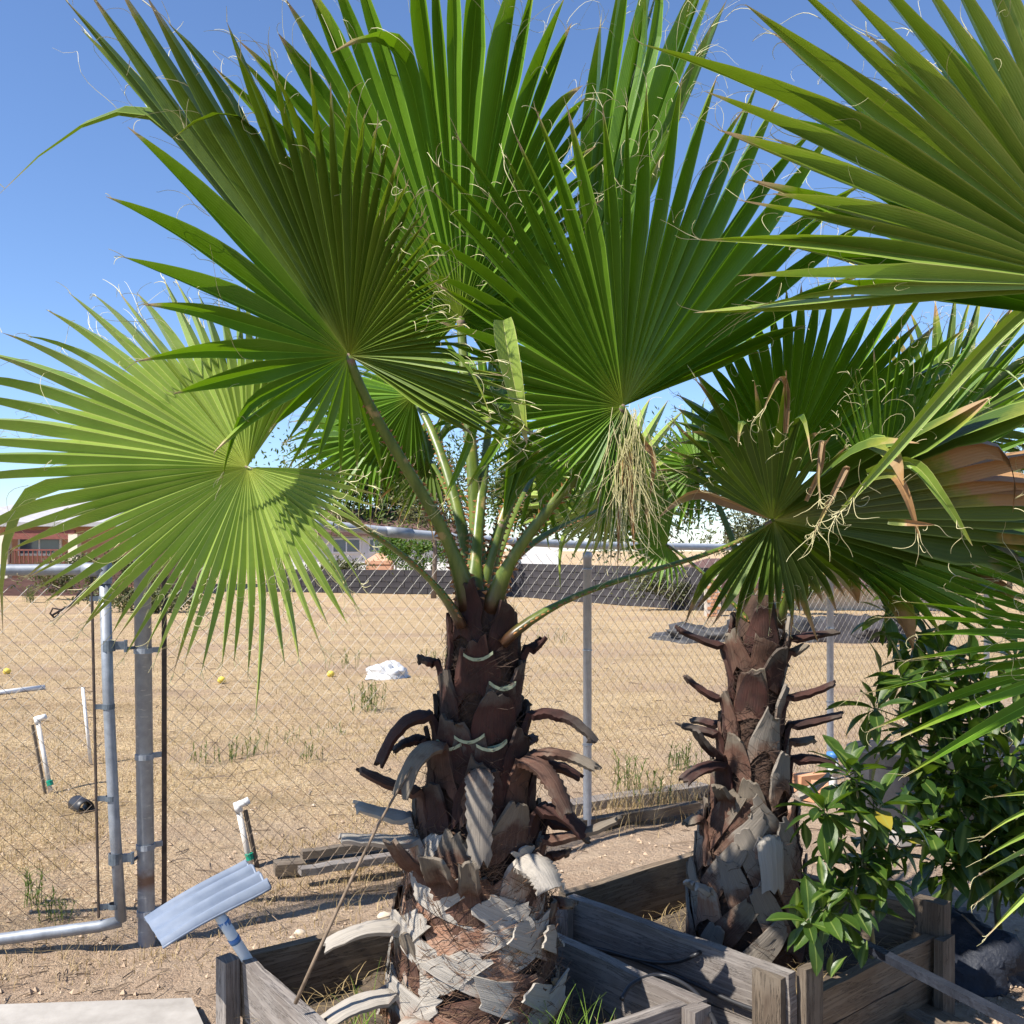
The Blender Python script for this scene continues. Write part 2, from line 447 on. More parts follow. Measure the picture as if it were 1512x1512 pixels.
# ground: bare pale dirt by the boxes, dry mown straw beyond the fence
k = NT('ground')
pos = k.n('ShaderNodeNewGeometry').outputs['Position']
sep = k.n('ShaderNodeSeparateXYZ', {0: pos})
X, Y = sep.outputs[0], sep.outputs[1]
side = k.math('ADD', k.math('MULTIPLY', k.math('ADD', X, 1.38), -0.642), k.math('MULTIPLY', k.math('ADD', Y, -3.71), 0.767))
bign = k.noise(pos, 0.9, 5, 0.6)
streak = k.noise(k.mapping(pos, (0.35, 1.3, 1), (0, 0, R(-6))), 1.6, 6, 0.65)
midn = k.noise(pos, 5.5, 6, 0.65)
fine = k.noise(pos, 38, 6, 0.7)
dirt = k.mix(k.rng01(midn, 0.3, 0.72), (0.37, 0.262, 0.178), (0.53, 0.405, 0.285))
dirt = k.mix(k.math('MULTIPLY', k.rng01(bign, 0.42, 0.7), 0.55), dirt, (0.40, 0.275, 0.19))
dirt = k.mix(k.math('MULTIPLY', k.rng01(fine, 0.50, 0.70), 0.6), dirt, (0.23, 0.16, 0.11))
dirt = k.mix(k.math('MULTIPLY', k.rng01(k.noise(pos, 80, 3, 0.6), 0.58, 0.68), 0.5), dirt, (0.64, 0.52, 0.40))
straw = k.mix(k.rng01(streak, 0.34, 0.66), (0.41, 0.275, 0.15), (0.60, 0.435, 0.24))
straw = k.mix(k.math('MULTIPLY', k.rng01(fine, 0.46, 0.62), 0.85), straw, (0.20, 0.13, 0.075))
straw = k.mix(k.math('MULTIPLY', k.rng01(k.noise(pos, 14, 5, .7), 0.56, 0.70), 0.55), straw, (0.24, 0.165, 0.10))
straw = k.mix(k.math('MULTIPLY', k.rng01(k.noise(k.mapping(pos, (1, 1.6, 1)), 2.1, 5), 0.56, 0.70), 0.5), straw, (0.44, 0.335, 0.245))
straw = k.mix(k.math('MULTIPLY', k.rng01(k.noise(pos, 75, 3, 0.6), 0.53, 0.63), 0.85), straw, (0.76, 0.62, 0.40))
patch = k.rng01(k.noise(k.mapping(pos, (0.6, 1.0, 1)), 0.55, 4, 0.6), 0.50, 0.62)
straw = k.mix(k.math('MULTIPLY', patch, 0.7), straw, (0.40, 0.28, 0.19))
patch2 = k.rng01(k.noise(k.mapping(pos, (0.5, 1.5, 1), (0, 0, 0), (7, 3, 0)), 1.1, 5, 0.65), 0.56, 0.64)
straw = k.mix(k.math('MULTIPLY', patch2, 0.5), straw, (0.27, 0.19, 0.10))
sm = k.rng01(k.math('ADD', side, k.math('MULTIPLY_ADD', bign, 3.4, -1.7)), 0.1, 1.5)
col = k.mix(sm, dirt, straw)
h = k.math('ADD', k.math('ADD', k.math('MULTIPLY', midn, 1.0), k.math('MULTIPLY', fine, 0.55)), k.math('MULTIPLY', k.noise(pos, 130, 3), 0.25))
k.done(k.pbr(col, 0.96, 0, k.bump(h, 1.0, 0.06), 0.15))
# ------------------------------------------------------------------ ground
FA = Vector((-1.38, 3.71, 0)); FD = Vector((0.767, 0.642, 0)).normalized(); FN = Vector((-FD.y, FD.x, 0))
def FP(t, z=0.0, off=0.0):
    p = FA + FD * t + FN * off
    return Vector((p.x, p.y, z))

def gz(x, y):
    """height of the ground"""
    d = (Vector((x, y, 0)) - FA).dot(FN)
    z = 0.030 * nz(x, y, 0.3, 0.9) + 0.022 * nz(x, y, 1.7, 2.6)
    near = max(0.0, 1.0 - max(0.0, y - 4) / 9.0)
    z += near * (0.014 * nz(x, y, 4.2, 7.0) + 0.008 * nz(x, y, 9.1, 19.0))
    if d > 0: z += 0.02 * math.sin(min(d, 3) / 3 * math.pi)
    if -0.45 < d < 0.15: z -= 0.030 * (1 - abs((d + 0.15) / 0.3)) if abs(d + 0.15) < 0.3 else 0
    if y > 24: z *= max(0.2, 1 - (y - 24) / 20)
    return z

def make_ground():
    b = MB()
    ys = [0.6]
    while ys[-1] < 34: ys.append(ys[-1] + 0.012 + ys[-1] * ys[-1] * 0.0021)
    ys += [40, 55, 90, 160, 400, 1200]
    us = np.linspace(-1, 1, 300)
    us = np.sign(us) * (np.abs(us) * 0.62 + 0.38 * np.abs(us) ** 5)
    rows = []
    for y in ys:
        half = y * 0.98 + 1.2
        rows.append([Vector((u * half, y, gz(u * half, y) if y < 39 else 0.0)) for u in us])
    # the ground behind the camera
    rows.insert(0, [Vector((r.x * 40, -200, 0)) for r in rows[0]])
    b.quadgrid(rows)
    b.build('ground', 'ground', smooth=True, kind='structure')
make_ground()

def in_box(x, y):
    for q in BOXQ:
        s = [((q[(i + 1) % 4] - q[i]).cross(Vector((x, y, 0)) - q[i])).z for i in range(4)]
        if all(v > -0.03 for v in s) or all(v < 0.03 for v in s): return True
    return False

BX1 = dict(L=Vector((-0.765, 2.80, 0)), B=Vector((-0.112, 3.27, 0)), R=Vector((0.475, 2.556, 0)), Fr=Vector((-0.243, 2.076, 0)))
BX2 = dict(L=Vector((0.169, 3.31, 0)), B=Vector((0.784, 3.81, 0)), R=Vector((1.38, 3.18, 0)), Fr=Vector((0.765, 2.68, 0)))
BOXQ = [[b['L'], b['B'], b['R'], b['Fr']] for b in (BX1, BX2)]

# loose clods and pebbles
def clods():
    b = MB(); c = MB()
    for i in range(5200):
        y = 2.6 / (1 - rng.random() * 0.80)
        x = rng.uniform(-0.62, 0.62) * y
        if in_box(x, y): continue
        d = (Vector((x, y, 0)) - FA).dot(FN)
        if d > 1.5 and rng.random() < 0.6: continue
        r = 0.0035 + 0.011 * rng.random() ** 4
        if rng.random() < 0.012: r *= 2.0
        m = b if rng.random() < 0.8 else c
        p = Vector((x, y, gz(x, y) + r * 0.3))
        dirs = [Vector((1,0,0)), Vector((0,1,0)), Vector((-1,0,0)), Vector((0,-1,0)), Vector((0,0,1)), Vector((0,0,-1))]
        q = Matrix.Rotation(rng.random() * 6.28, 3, 'Z')
        ids = [m.add(p + q @ (dv * r * rng.uniform(0.6, 1.3))) for dv in dirs]
        for k2 in range(4):
            a, e = ids[k2], ids[(k2 + 1) % 4]
            m.f.append((a, e, ids[4])); m.f.append((e, a, ids[5]))
    tag(b.build('dirt_clods', 'clod', kind='stuff'), 'small clods of dirt scattered over the bare ground', 'dirt')
    tag(c.build('pebbles', 'rock', kind='stuff'), 'pale pebbles scattered over the bare ground', 'pebbles')
clods()
def twigs():
    b = MB()
    for i in range(900):
        y = 2.7 / (1 - rng.random() * 0.80); x = rng.uniform(-0.62, 0.62) * y
        if in_box(x, y): continue
        a = rng.random() * 6.28; l = rng.uniform(.02, .09) * (1 + y * .06)
        if rng.random() < .05: l *= 3
        p = Vector((x, y, gz(x, y) + .004)); q = p + Vector((math.cos(a) * l, math.sin(a) * l, rng.uniform(0, .012)))
        b.tube([p, p.lerp(q, .5) + Vector((rng.uniform(-.1, .1) * l, rng.uniform(-.1, .1) * l, .003)), q], 0.0012 + .0003 * y, 3, cap=False)
    tag(b.build('twig_litter', 'twig', kind='stuff'), 'small dry twigs and stems littering the ground', 'twigs')
twigs()

def blade(b, p, h, w, lean, az, seg=2):
    d = Vector((math.cos(az), math.sin(az), 0)); s = Vector((-d.y, d.x, 0))
    rows = []
    for i in range(seg + 1):
        t = i / seg
        c = p + Vector((0, 0, h * t * (1 - 0.35 * lean * t))) + d * (h * lean * t * t)
        ww = w * (1 - t * 0.9)
        rows.append([c - s * ww, c + s * ww])
    b.quadgrid(rows)

def straw():
    b = MB()
    for i in range(80000):
        y = 3.3 / (1 - rng.random() * 0.885)
        x = rng.uniform(-0.66, 0.66) * y
        d = (Vector((x, y, 0)) - FA).dot(FN)
        if d < 0.05: 
            if d < -0.5 or rng.random() < 0.85: continue
        n = nz(x, y, 2.2, 0.9) * 0.6 + nz(x, y, 7.7, 3.0) * 0.5
        if d < 2.0 and n < 0.12 and rng.random() < 0.93: continue
        if n < -0.18 and rng.random() < 0.75: continue
        b.tint = rng.random()
        h = rng.uniform(0.02, 0.065) * (1.0 + max(0, y - 8) * 0.02)
        if rng.random() < 0.02: h *= 2.6
        lean = rng.choice((rng.uniform(0.2, 0.7), rng.uniform(1.0, 2.4)))
        blade(b, Vector((x, y, gz(x, y) - 0.003)), h, 0.0011 + 0.00022 * y, lean, rng.random() * 6.28)
    for (t0, t1, n, h0) in ((2.35, 3.7, 420, .16), (2.6, 3.3, 240, .26), (0.7, 1.5, 160, .10), (0.1, 2.2, 200, .07), (-0.9, 0, 160, .08), (3.8, 6.5, 300, .16)):
        for i in range(n):
            q = FP(rng.uniform(t0, t1), 0, rng.gauss(0.05, .10)); q.z = gz(q.x, q.y) - .004; b.tint = rng.random()
            blade(b, q, h0 * rng.uniform(.4, 1.3), .0016, rng.uniform(.2, 1.1), rng.random() * 6.28, 3)
    tag(b.build('dry_grass', 'straw', kind='stuff'), 'dry cut straw grass covering the field behind the fence', 'dry grass')
straw()

def weed(b, p, h, n, spread):
    for i in range(n):
        az = rng.random() * 6.28; b.tint = rng.random()
        r = rng.random() * spread
        q = p + Vector((math.cos(az) * r, math.sin(az) * r, 0))
        hh = h * rng.uniform(0.5, 1.1)
        top = q + Vector((rng.uniform(-.25, .25) * hh, rng.uniform(-.25, .25) * hh, hh))
        b.tube([q, q.lerp(top, .5), top], 0.0012 + h * 0.004, 3, cap=False)
        for j in range(5):
            t = rng.uniform(0.15, 1)
            blade(b, q.lerp(top, t), hh * 0.28, 0.002 + hh * 0.016, 1.2, rng.random() * 6.28, 2)

WEEDS = [((300, 1130), .13, 10, .12), ((345, 1125), .15, 12, .14), ((375, 1120), .16, 12, .10), ((460, 1130), .15, 9, .1),
         ((420, 1095), .10, 14, .3), ((500, 1080), .10, 12, .3), ((545, 1050), .28, 22, .22), ((50, 1345), .16, 9, .08),
         ((85, 1365), .12, 14, .08), ((930, 1175), .22, 16, .12), ((1005, 1140), .18, 26, .15), ((960, 1190), .20, 14, .12),
         ((820, 950), .2, 16, .5), ((45, 890), .45, 30, .2), ((1290, 1075), .2, 14, .15), ((640, 980), .2, 10, .2), ((515, 985), .22, 14, .3)]
for (pp, h, n, s) in WEEDS:
    b = MB(); g = G(*pp); g.z = gz(g.x, g.y) - .005
    weed(b, g, h, n, s)
    name = {(45, 890): 'bush_weed'}.get(pp, 'weed')
    o = b.build('weed', 'weed_leaf')
    tag(o, None, 'weed', 'green weeds in the dry field')
    o['label'] = {(300, 1130): 'thin green weed sprig in the straw left of the row of sprigs', (45, 890): 'bushy green weed growing far behind the gate',
       (1005, 1140): 'leafy green weed behind the rail beside the brown palm trunk', (545, 1050): 'tall wispy weed in the field below the white plastic bag',
       (50, 1345): 'dry weed spike standing behind the gate bottom rail', (85, 1365): 'leafy weed growing over the gate bottom rail',
       (1290, 1075): 'wispy weed behind the black pot', (640, 980): 'small weed beside the white plastic bag, trunk side', (515, 985): 'small weed beside the white plastic bag, gate side',
       (820, 950): 'patch of low green weeds in the far field', (930, 1175): 'dry green weed at the foot of the thin fence post',
       (960, 1190): 'dry green weed in front of the old timbers'}.get(pp, 'short green weed sprouting among the dry straw')

# concrete slab
b = MB()
pts = [(-2.4, 3.02), (-1.02, 3.125), (-0.90, 2.90), (-0.72, 2.35), (-2.2, 1.9)]
top = [Vector((x, y, 0.055)) for x, y in pts]; bot = [Vector((x, y, -0.05)) for x, y in pts]
it = [b.add(p) for p in top]; ib = [b.add(p) for p in bot]
b.f.append(tuple(reversed(it)))
for i in range(5): b.f.append((it[i], it[(i + 1) % 5], ib[(i + 1) % 5], ib[i]))
b.build('concrete_slab', 'concrete', kind='structure')

# ------------------------------------------------------------------ chain link fence
def diamonds(b, p0, dirv, length, z0, z1, cell=0.068, rad=0.00135, skew=0.0):
    n = int(length / (cell / 2)); m = int((z1 - z0) / (cell / 2))
    nrm = Vector((-dirv.y, dirv.x, 0))
    for i in range(n):
        pts = []
        for j in range(m + 1):
            a = (i + ((j + i) % 2)) * cell / 2
            zz = z0 + j * cell / 2
            sag = 0.012 * nz(a * 1.1, zz * 1.3, skew)
            pts.append(p0 + dirv * (a + 0.01 * nz(a, zz, 3.3 + skew)) + nrm * (sag + (0.0016 if (j + i) % 2 else -0.0016)) + Vector((0, 0, zz)))
        b.tube(pts, rad, 3, cap=False)

fence = thing('chain_link_fence', FP(0), 'grey galvanised chain link fence with thin round posts behind the palms', 'fence')
def post(parent, p, r, h, name='post', dome=True, lean=(0, 0), mat='galvanised'):
    b = MB()
    prof = [(r, -0.15), (r, h - 0.02), (r * 1.12, h - 0.02), (r * 1.12, h + 0.005)]
    prof += [(r * 1.12 * math.cos(a), h + 0.005 + 0.6 * r * math.sin(a)) for a in (0.5, 1.0, 1.5)]
    if not dome: prof = [(r, -0.15), (r, h), (r * 0.8, h + .001), (0.001, h + .001)]
    b.lathe((0, 0, 0), prof, 18)
    b.v = [(x + p.x + lean[0] * z, y + p.y + lean[1] * z, z + p.z) for x, y, z in b.v]
    return b.build(name, mat, parent, smooth=True)
def ring(parent, p, r, h=0.022, mat='galvanised', name='band', tab=None):
    b = MB()
    b.lathe(p, [(r * 1.02, -h / 2), (r * 1.12, -h / 2), (r * 1.12, h / 2), (r * 1.02, h / 2)], 18)
    if tab is not None:
        tv = Vector(tab).normalized()
        b.box(Vector(p) + tv * (r + 0.016), (0.034, 0.006, h), Matrix.Rotation(math.atan2(tv.y, tv.x), 3, 'Z'))
    return b.build(name, mat, parent, smooth=False)

p_main = post(fence, FP(0), 0.031, 1.525, lean=(-0.012, 0), mat='galvanised_rusty'); tag(p_main, 'thick grey steel gate post with rust near its foot')
for z in (1.10, 0.70, 0.36, 0.11):
    ring(fence, FP(0, z) + Vector((-0.012 * z, 0, 0)), 0.031, 0.02, tab=FD)
for t, h in ((2.32, 1.455), (4.62, 1.47), (6.95, 1.48)):
    post(fence, FP(t), 0.0225, h, mat='galvanised_light')
    for z in (0.45, 0.95, 1.38):
        ring(fence, FP(t, z), 0.0235, 0.006, name='tie_wire')
b = MB()
rail_pts = [FP(0.04, 1.585), FP(0.7, 1.59), FP(1.25, 1.55), FP(1.8, 1.522), FP(2.32, 1.505), FP(3.4, 1.497), FP(4.6, 1.50), FP(7.0, 1.50)]
b.tube(rail_pts, 0.0205, 12)
b.build('top_rail', 'galvanised_light', fence, smooth=True)
b = MB(); b.tube([FP(1.06, 1.562), FP(1.2, 1.553)], 0.0245, 12); b.build('rail_sleeve', 'galvanised', fence, smooth=True)
b = MB(); diamonds(b, FP(0.075, 0, 0.028), FD, 6.85, 0.03, 1.47)
b.build('chain_link_mesh', 'wire', fence, kind='stuff')
b = MB(); b.box(FP(0.068, 0.72, 0.004), (0.018, 0.006, 1.36), Matrix.Rotation(math.atan2(FD.y, FD.x), 3, 'Z'))
b.build('tension_bar', 'dark_iron', fence)

# gate to the left of the thick post
GA = FP(-0.135) + FN * 0.02
GD = Vector((-0.90, -0.20, 0)).normalized()
gate = thing('chain_link_gate', GA, 'chain link gate with thin grey pipe frame hung on the thick post', 'gate')
def GP(t, z): return Vector((GA.x + GD.x * t, GA.y + GD.y * t, z))
b = MB(); b.tube([GP(-0.045, 0.10), GP(-0.02, 0.5), GP(0.0, 0.95), GP(0.012, 1.37)], 0.0205, 14); b.build('frame_upright', 'galvanised', gate, smooth=True)
b = MB(); b.tube([GP(-0.045, 0.10), GP(0.03, 0.088), GP(0.8, 0.045), GP(1.4, 0.03)], 0.0215, 14); b.build('bottom_rail', 'galvanised', gate, smooth=True)
b = MB(); b.tube([GP(0.012, 1.405), GP(0.1, 1.408), GP(0.8, 1.405), GP(1.4, 1.40)], 0.0205, 14); b.build('top_rail', 'galvanised', gate, smooth=True)
b = MB(); b.lathe(GP(0.012, 1.355), [(0.026, 0), (0.026, 0.07), (0.018, 0.085), (0.001, 0.088)], 14); b.tube([GP(0.012, 1.405), GP(0.09, 1.408)], 0.026, 12); b.build('corner_elbow', 'galvanised', gate, smooth=True)
b = MB(); diamonds(b, GP(0.055, 0), GD, 1.35, 0.13, 1.37, skew=5.0); b.build('chain_link_mesh', 'wire', gate, kind='stuff')
b = MB(); b.box(GP(0.045, 0.75), (0.006, 0.012, 1.26), Matrix.Rotation(R(-1.2), 3, 'Y') @ Matrix.Identity(3)); b.build('tension_bar', 'dark_iron', gate)
for z in (1.30, 0.90, 0.56, 0.16):
    ring(gate, GP(0.002 - 0.03 * (1 - z), z), 0.0205, 0.018, 'band_steel', tab=GD)
for z in (1.125, 0.335):
    hg = MB(); c = GP(-0.005 - 0.03 * (1 - z), z)
    hg.lathe(c, [(0.0215, -0.02), (0.0245, -0.02), (0.0245, 0.02), (0.0215, 0.02)], 16)
    hg.box(c - GD * 0.04, (0.05, 0.012, 0.03), Matrix.Rotation(math.atan2(GD.y, GD.x), 3, 'Z'))
    hg.tube([c - GD * 0.06 + Vector((0, 0, 0.02)), c - GD * 0.06 - Vector((0, 0, 0.025))], 0.007, 8)
    pp = FP(0, z - 0.012); pp.x -= 0.03
    hg.tube([c - GD * 0.06 - Vector((0, 0, 0.012)), pp], 0.006, 8)
    hg.build('hinge', 'band_steel', gate)
b = MB()
b.tube([P(78, 908, 3.66), P(92, 900, 3.66), P(105, 893, 3.66), P(120, 872, 3.66)], 0.004, 6)
b.tube([P(80, 912, 3.66), P(74, 906, 3.66), P(78, 898, 3.66), P(88, 900, 3.66), P(86, 908, 3.66), P(80, 912, 3.66)], 0.0035, 6)
tag(b.build('wire_hook', 'dark_iron'), 'dark bent wire hook hanging in the gate mesh', 'hook')

# ------------------------------------------------------------------ planter boxes
def plank(parent, a, bb, z0, z1, th, mat, name='plank', sag=0.0, outn=None, tilt=0.0):
    """a board from a to bb (ground points) between heights z0 and z1, its outside face on the line a-bb"""
    d = (bb - a); ln = d.length; d.normalize()
    n = Vector((d.y, -d.x, 0))
    if outn is not None and n.dot(outn) < 0: n = -n
    b = MB(); seg = 10; nzv = 4
    rows_o, rows_i = [], []
    ph = rng.random() * 50
    def pt(t, q, s):
        e = 0.004 * nz(t * 3, ph, q) 
        zz = z0 + (z1 - z0) * q + sag * math.sin(math.pi * t) + (0.007 * nz(t * 5, ph + 3) if q in (0, 1) else 0)
        o = tilt * zz
        return a + d * (ln * t + (0.005 * nz(q * 3, ph + 9) if t in (0, 1) else 0)) + n * (e + o - (th if s else 0)) + Vector((0, 0, zz))
    outer = [[pt(i / seg, j / nzv, 0) for i in range(seg + 1)] for j in range(nzv + 1)]
    inner = [[pt(i / seg, j / nzv, 1) for i in range(seg + 1)] for j in range(nzv + 1)]
    uvf = [[(i / seg * ln, z0 + (z1 - z0) * j / nzv) for i in range(seg + 1)] for j in range(nzv + 1)]
    b.quadgrid(outer, uvf); b.quadgrid([list(reversed(r)) for r in inner], [list(reversed(r)) for r in uvf])
    for j, flip in ((0, True), (nzv, False)):
        r = [outer[j], inner[j]]
        u2 = [[(i / seg * ln, 0) for i in range(seg + 1)], [(i / seg * ln, th) for i in range(seg + 1)]]
        if flip: r.reverse()
        b.quadgrid(r, u2)
    for i, flip in ((0, False), (seg, True)):
        r = [[outer[j][i] for j in range(nzv + 1)], [inner[j][i] for j in range(nzv + 1)]]
        u2 = [[(0, z0 + j * .05) for j in range(nzv + 1)], [(th, z0 + j * .05) for j in range(nzv + 1)]]
        if flip: r.reverse()
        b.quadgrid(r, u2)
    return b.build(name, mat, parent)

def upright(parent, c, along, w, th, z0, z1, mat, name='corner_batten'):
    d = Vector(along).normalized()
    b = MB()
    rot = Matrix.Rotation(math.atan2(d.y, d.x), 3, 'Z')
    hx, hy = w / 2, th / 2
    ids = []
    for z in (z0, (z0 + z1) / 2, z1):
        row = []
        for x, y in ((-1, -1), (1, -1), (1, 1), (-1, 1)):
            p = rot @ Vector((x * hx, y * hy, 0)) + Vector((c.x, c.y, z + (rng.uniform(-.006, .006) if z == z1 else 0)))
            row.append(b.add(p, (z, x * hx + y * hy * 3)))
        ids.append(row)
    for i in range(2):
        for j in range(4):
            b.f.append((ids[i][j], ids[i][(j + 1) % 4], ids[i + 1][(j + 1) % 4], ids[i + 1][j]))
    b.f.append(tuple(ids[-1])); b.f.append(tuple(reversed(ids[0])))
    return b.build(name, mat, parent)

def planter(bx, label, sides, soilz, group):
    c = sum((bx[q] for q in ('L', 'B', 'R', 'Fr')), Vector()) / 4
    root = thing('planter_box', (c.x, c.y, 0), label, 'planter box', group)
    for (p, q, boards, mat) in sides:
        a, e = bx[p].copy(), bx[q].copy()
        mid = (a + e) / 2; outn = (mid - c).normalized()
        d = (e - a).normalized()
        for (z0, z1, ea, eb, off) in boards:
            plank(root, a - d * ea + outn * off, e + d * eb + outn * off, z0, z1, 0.036, mat, outn=outn, tilt=0.05)
    b = MB(); n = 22
    rows = []
    for i in range(n + 1):
        row = []
        for j in range(n + 1):
            u, v = 0.035 + 0.93 * i / n, 0.035 + 0.93 * j / n
            p = bx['L'].lerp(bx['Fr'], u).lerp(bx['B'].lerp(bx['R'], u), v)
            row.append(Vector((p.x, p.y, soilz + 0.02 * nz(p.x, p.y, 0, 6) + 0.012 * nz(p.x, p.y, 3, 21))))
        rows.append(row)
    b.quadgrid(rows); b.build('soil', 'soil_dark', root, smooth=True)
    return root, c

box1, c1 = planter(BX1, 'weathered grey board planter box around the thicker palm trunk', [
    ('L', 'B', [(0.02, 0.145, 0.0, 0.0, 0), (0.150, 0.325, 0.01, 0.01, 0.002)], 'wood_tan'),
    ('B', 'R', [(0.02, 0.15, -0.045, 0.0, 0), (0.155, 0.315, -0.045, 0.03, 0.001)], 'wood_grey'),
    ('R', 'Fr', [(0.02, 0.15, -0.045, 0.0, 0), (0.155, 0.315, -0.042, 0.0, 0.002)], 'wood_grey'),
    ('Fr', 'L', [(0.02, 0.15, -0.045, -0.04, 0), (0.155, 0.327, -0.042, -0.038, 0.002)], 'wood_grey')], 0.17, None)
upright(box1, BX1['L'] + Vector((-0.040, -0.016, 0)), (0.41, -0.39, 0), 0.055, 0.045, 0.0, 0.322, 'wood_grey')
upright(box1, BX1['R'] + Vector((-0.005, -0.05, 0)), (0.6, 0.48, 0), 0.06, 0.045, 0.0, 0.318, 'wood_grey')
box2, c2 = planter(BX2, 'weathered grey board planter box around the slimmer palm trunk', [
    ('L', 'B', [(0.02, 0.14, 0.0, 0.0, 0), (0.146, 0.325, 0.0, 0.0, 0.002)], 'wood_tan'),
    ('B', 'R', [(0.02, 0.15, -0.045, 0.0, 0), (0.155, 0.315, -0.045, 0.0, 0.001)], 'wood_tan'),
    ('R', 'Fr', [(0.02, 0.13, -0.05, -0.04, 0), (0.136, 0.245, -0.05, -0.04, 0.003)], 'wood_tan'),
    ('Fr', 'L', [(0.02, 0.15, 0.0, -0.04, 0), (0.156, 0.326, 0.0, -0.038, 0.002)], 'wood_grey')], 0.15, None)
dFL = (BX2['L'] - BX2['Fr']).normalized(); nFL = Vector((-dFL.y, dFL.x, 0))
if nFL.dot(BX2['Fr'] - c2) < 0: nFL = -nFL
upright(box2, BX2['Fr'] + dFL * 0.055 + nFL * 0.030, dFL, 0.09, 0.024, 0.0, 0.318, 'wood_dark')
upright(box2, BX2['Fr'] - dFL * 0.008 + Vector((0.055, 0.045, 0)), (0.615, 0.5, 0), 0.08, 0.03, 0.0, 0.332, 'wood_dark')
dRF = (BX2['Fr'] - BX2['R']).normalized()
upright(box2, BX2['R'] + dRF * 0.05 + Vector((0.03, -0.035, 0)), dRF, 0.075, 0.03, 0.0, 0.25, 'wood_dark')
upright(box2, BX2['R'] + Vector((-0.02, 0.0, 0)), (0.6, -0.63, 0), 0.10, 0.05, 0.0, 0.345, 'wood_dark')
upright(box2, BX2['L'] + Vector((0.0, -0.045, 0)), (0.6, -0.63, 0), 0.07, 0.03, 0.0, 0.32, 'wood_grey')
# ------------------------------------------------------------------ palms
def thread(b, p, d, ln, curl, r=0.0009, seg=11):
    pts = [p.copy()]; d = d.normalized()
    ax = Vector((rng.uniform(-1, 1), rng.uniform(-1, 1), rng.uniform(-1, 1))).normalized()
    c = rng.uniform(-curl, curl)
    st = ln / seg
    for i in range(seg):
        c += rng.uniform(-0.5, 0.5) * curl
        c = max(-1.5 * curl, min(1.5 * curl, c))
        d = (Matrix.Rotation(c, 3, ax) @ d)
        ax = (ax + Vector((rng.uniform(-.35, .35), rng.uniform(-.35, .35), rng.uniform(-.35, .35)))).normalized()
        d = (d + Vector((0, 0, -0.06))).normalized()
        pts.append(pts[-1] + d * st)
    b.tube(pts, lambda t: r * (1 - 0.55 * t), 3, cap=False)

def resample(hub, tips, n):
    dirs = [(t - hub) for t in tips]
    lens = [d.length for d in dirs]
    us = [d.normalized() for d in dirs]
    cum = [0.0]
    for i in range(len(us) - 1):
        cum.append(cum[-1] + max(0.02, us[i].angle(us[i + 1])))
    out = []
    for k in range(n):
        s = cum[-1] * k / (n - 1) + (rng.uniform(-.18, .18) * cum[-1] / n if 0 < k < n - 1 else 0)
        i = 0
        while i < len(cum) - 2 and cum[i + 1] < s: i += 1
        f = (s - cum[i]) / (cum[i + 1] - cum[i])
        f = min(1, max(0, f))
        d = us[i].slerp(us[i + 1], f).normalized() if us[i].angle(us[i + 1]) > 1e-4 else us[i]
        out.append((d, lens[i] + (lens[i + 1] - lens[i]) * f))
    return out

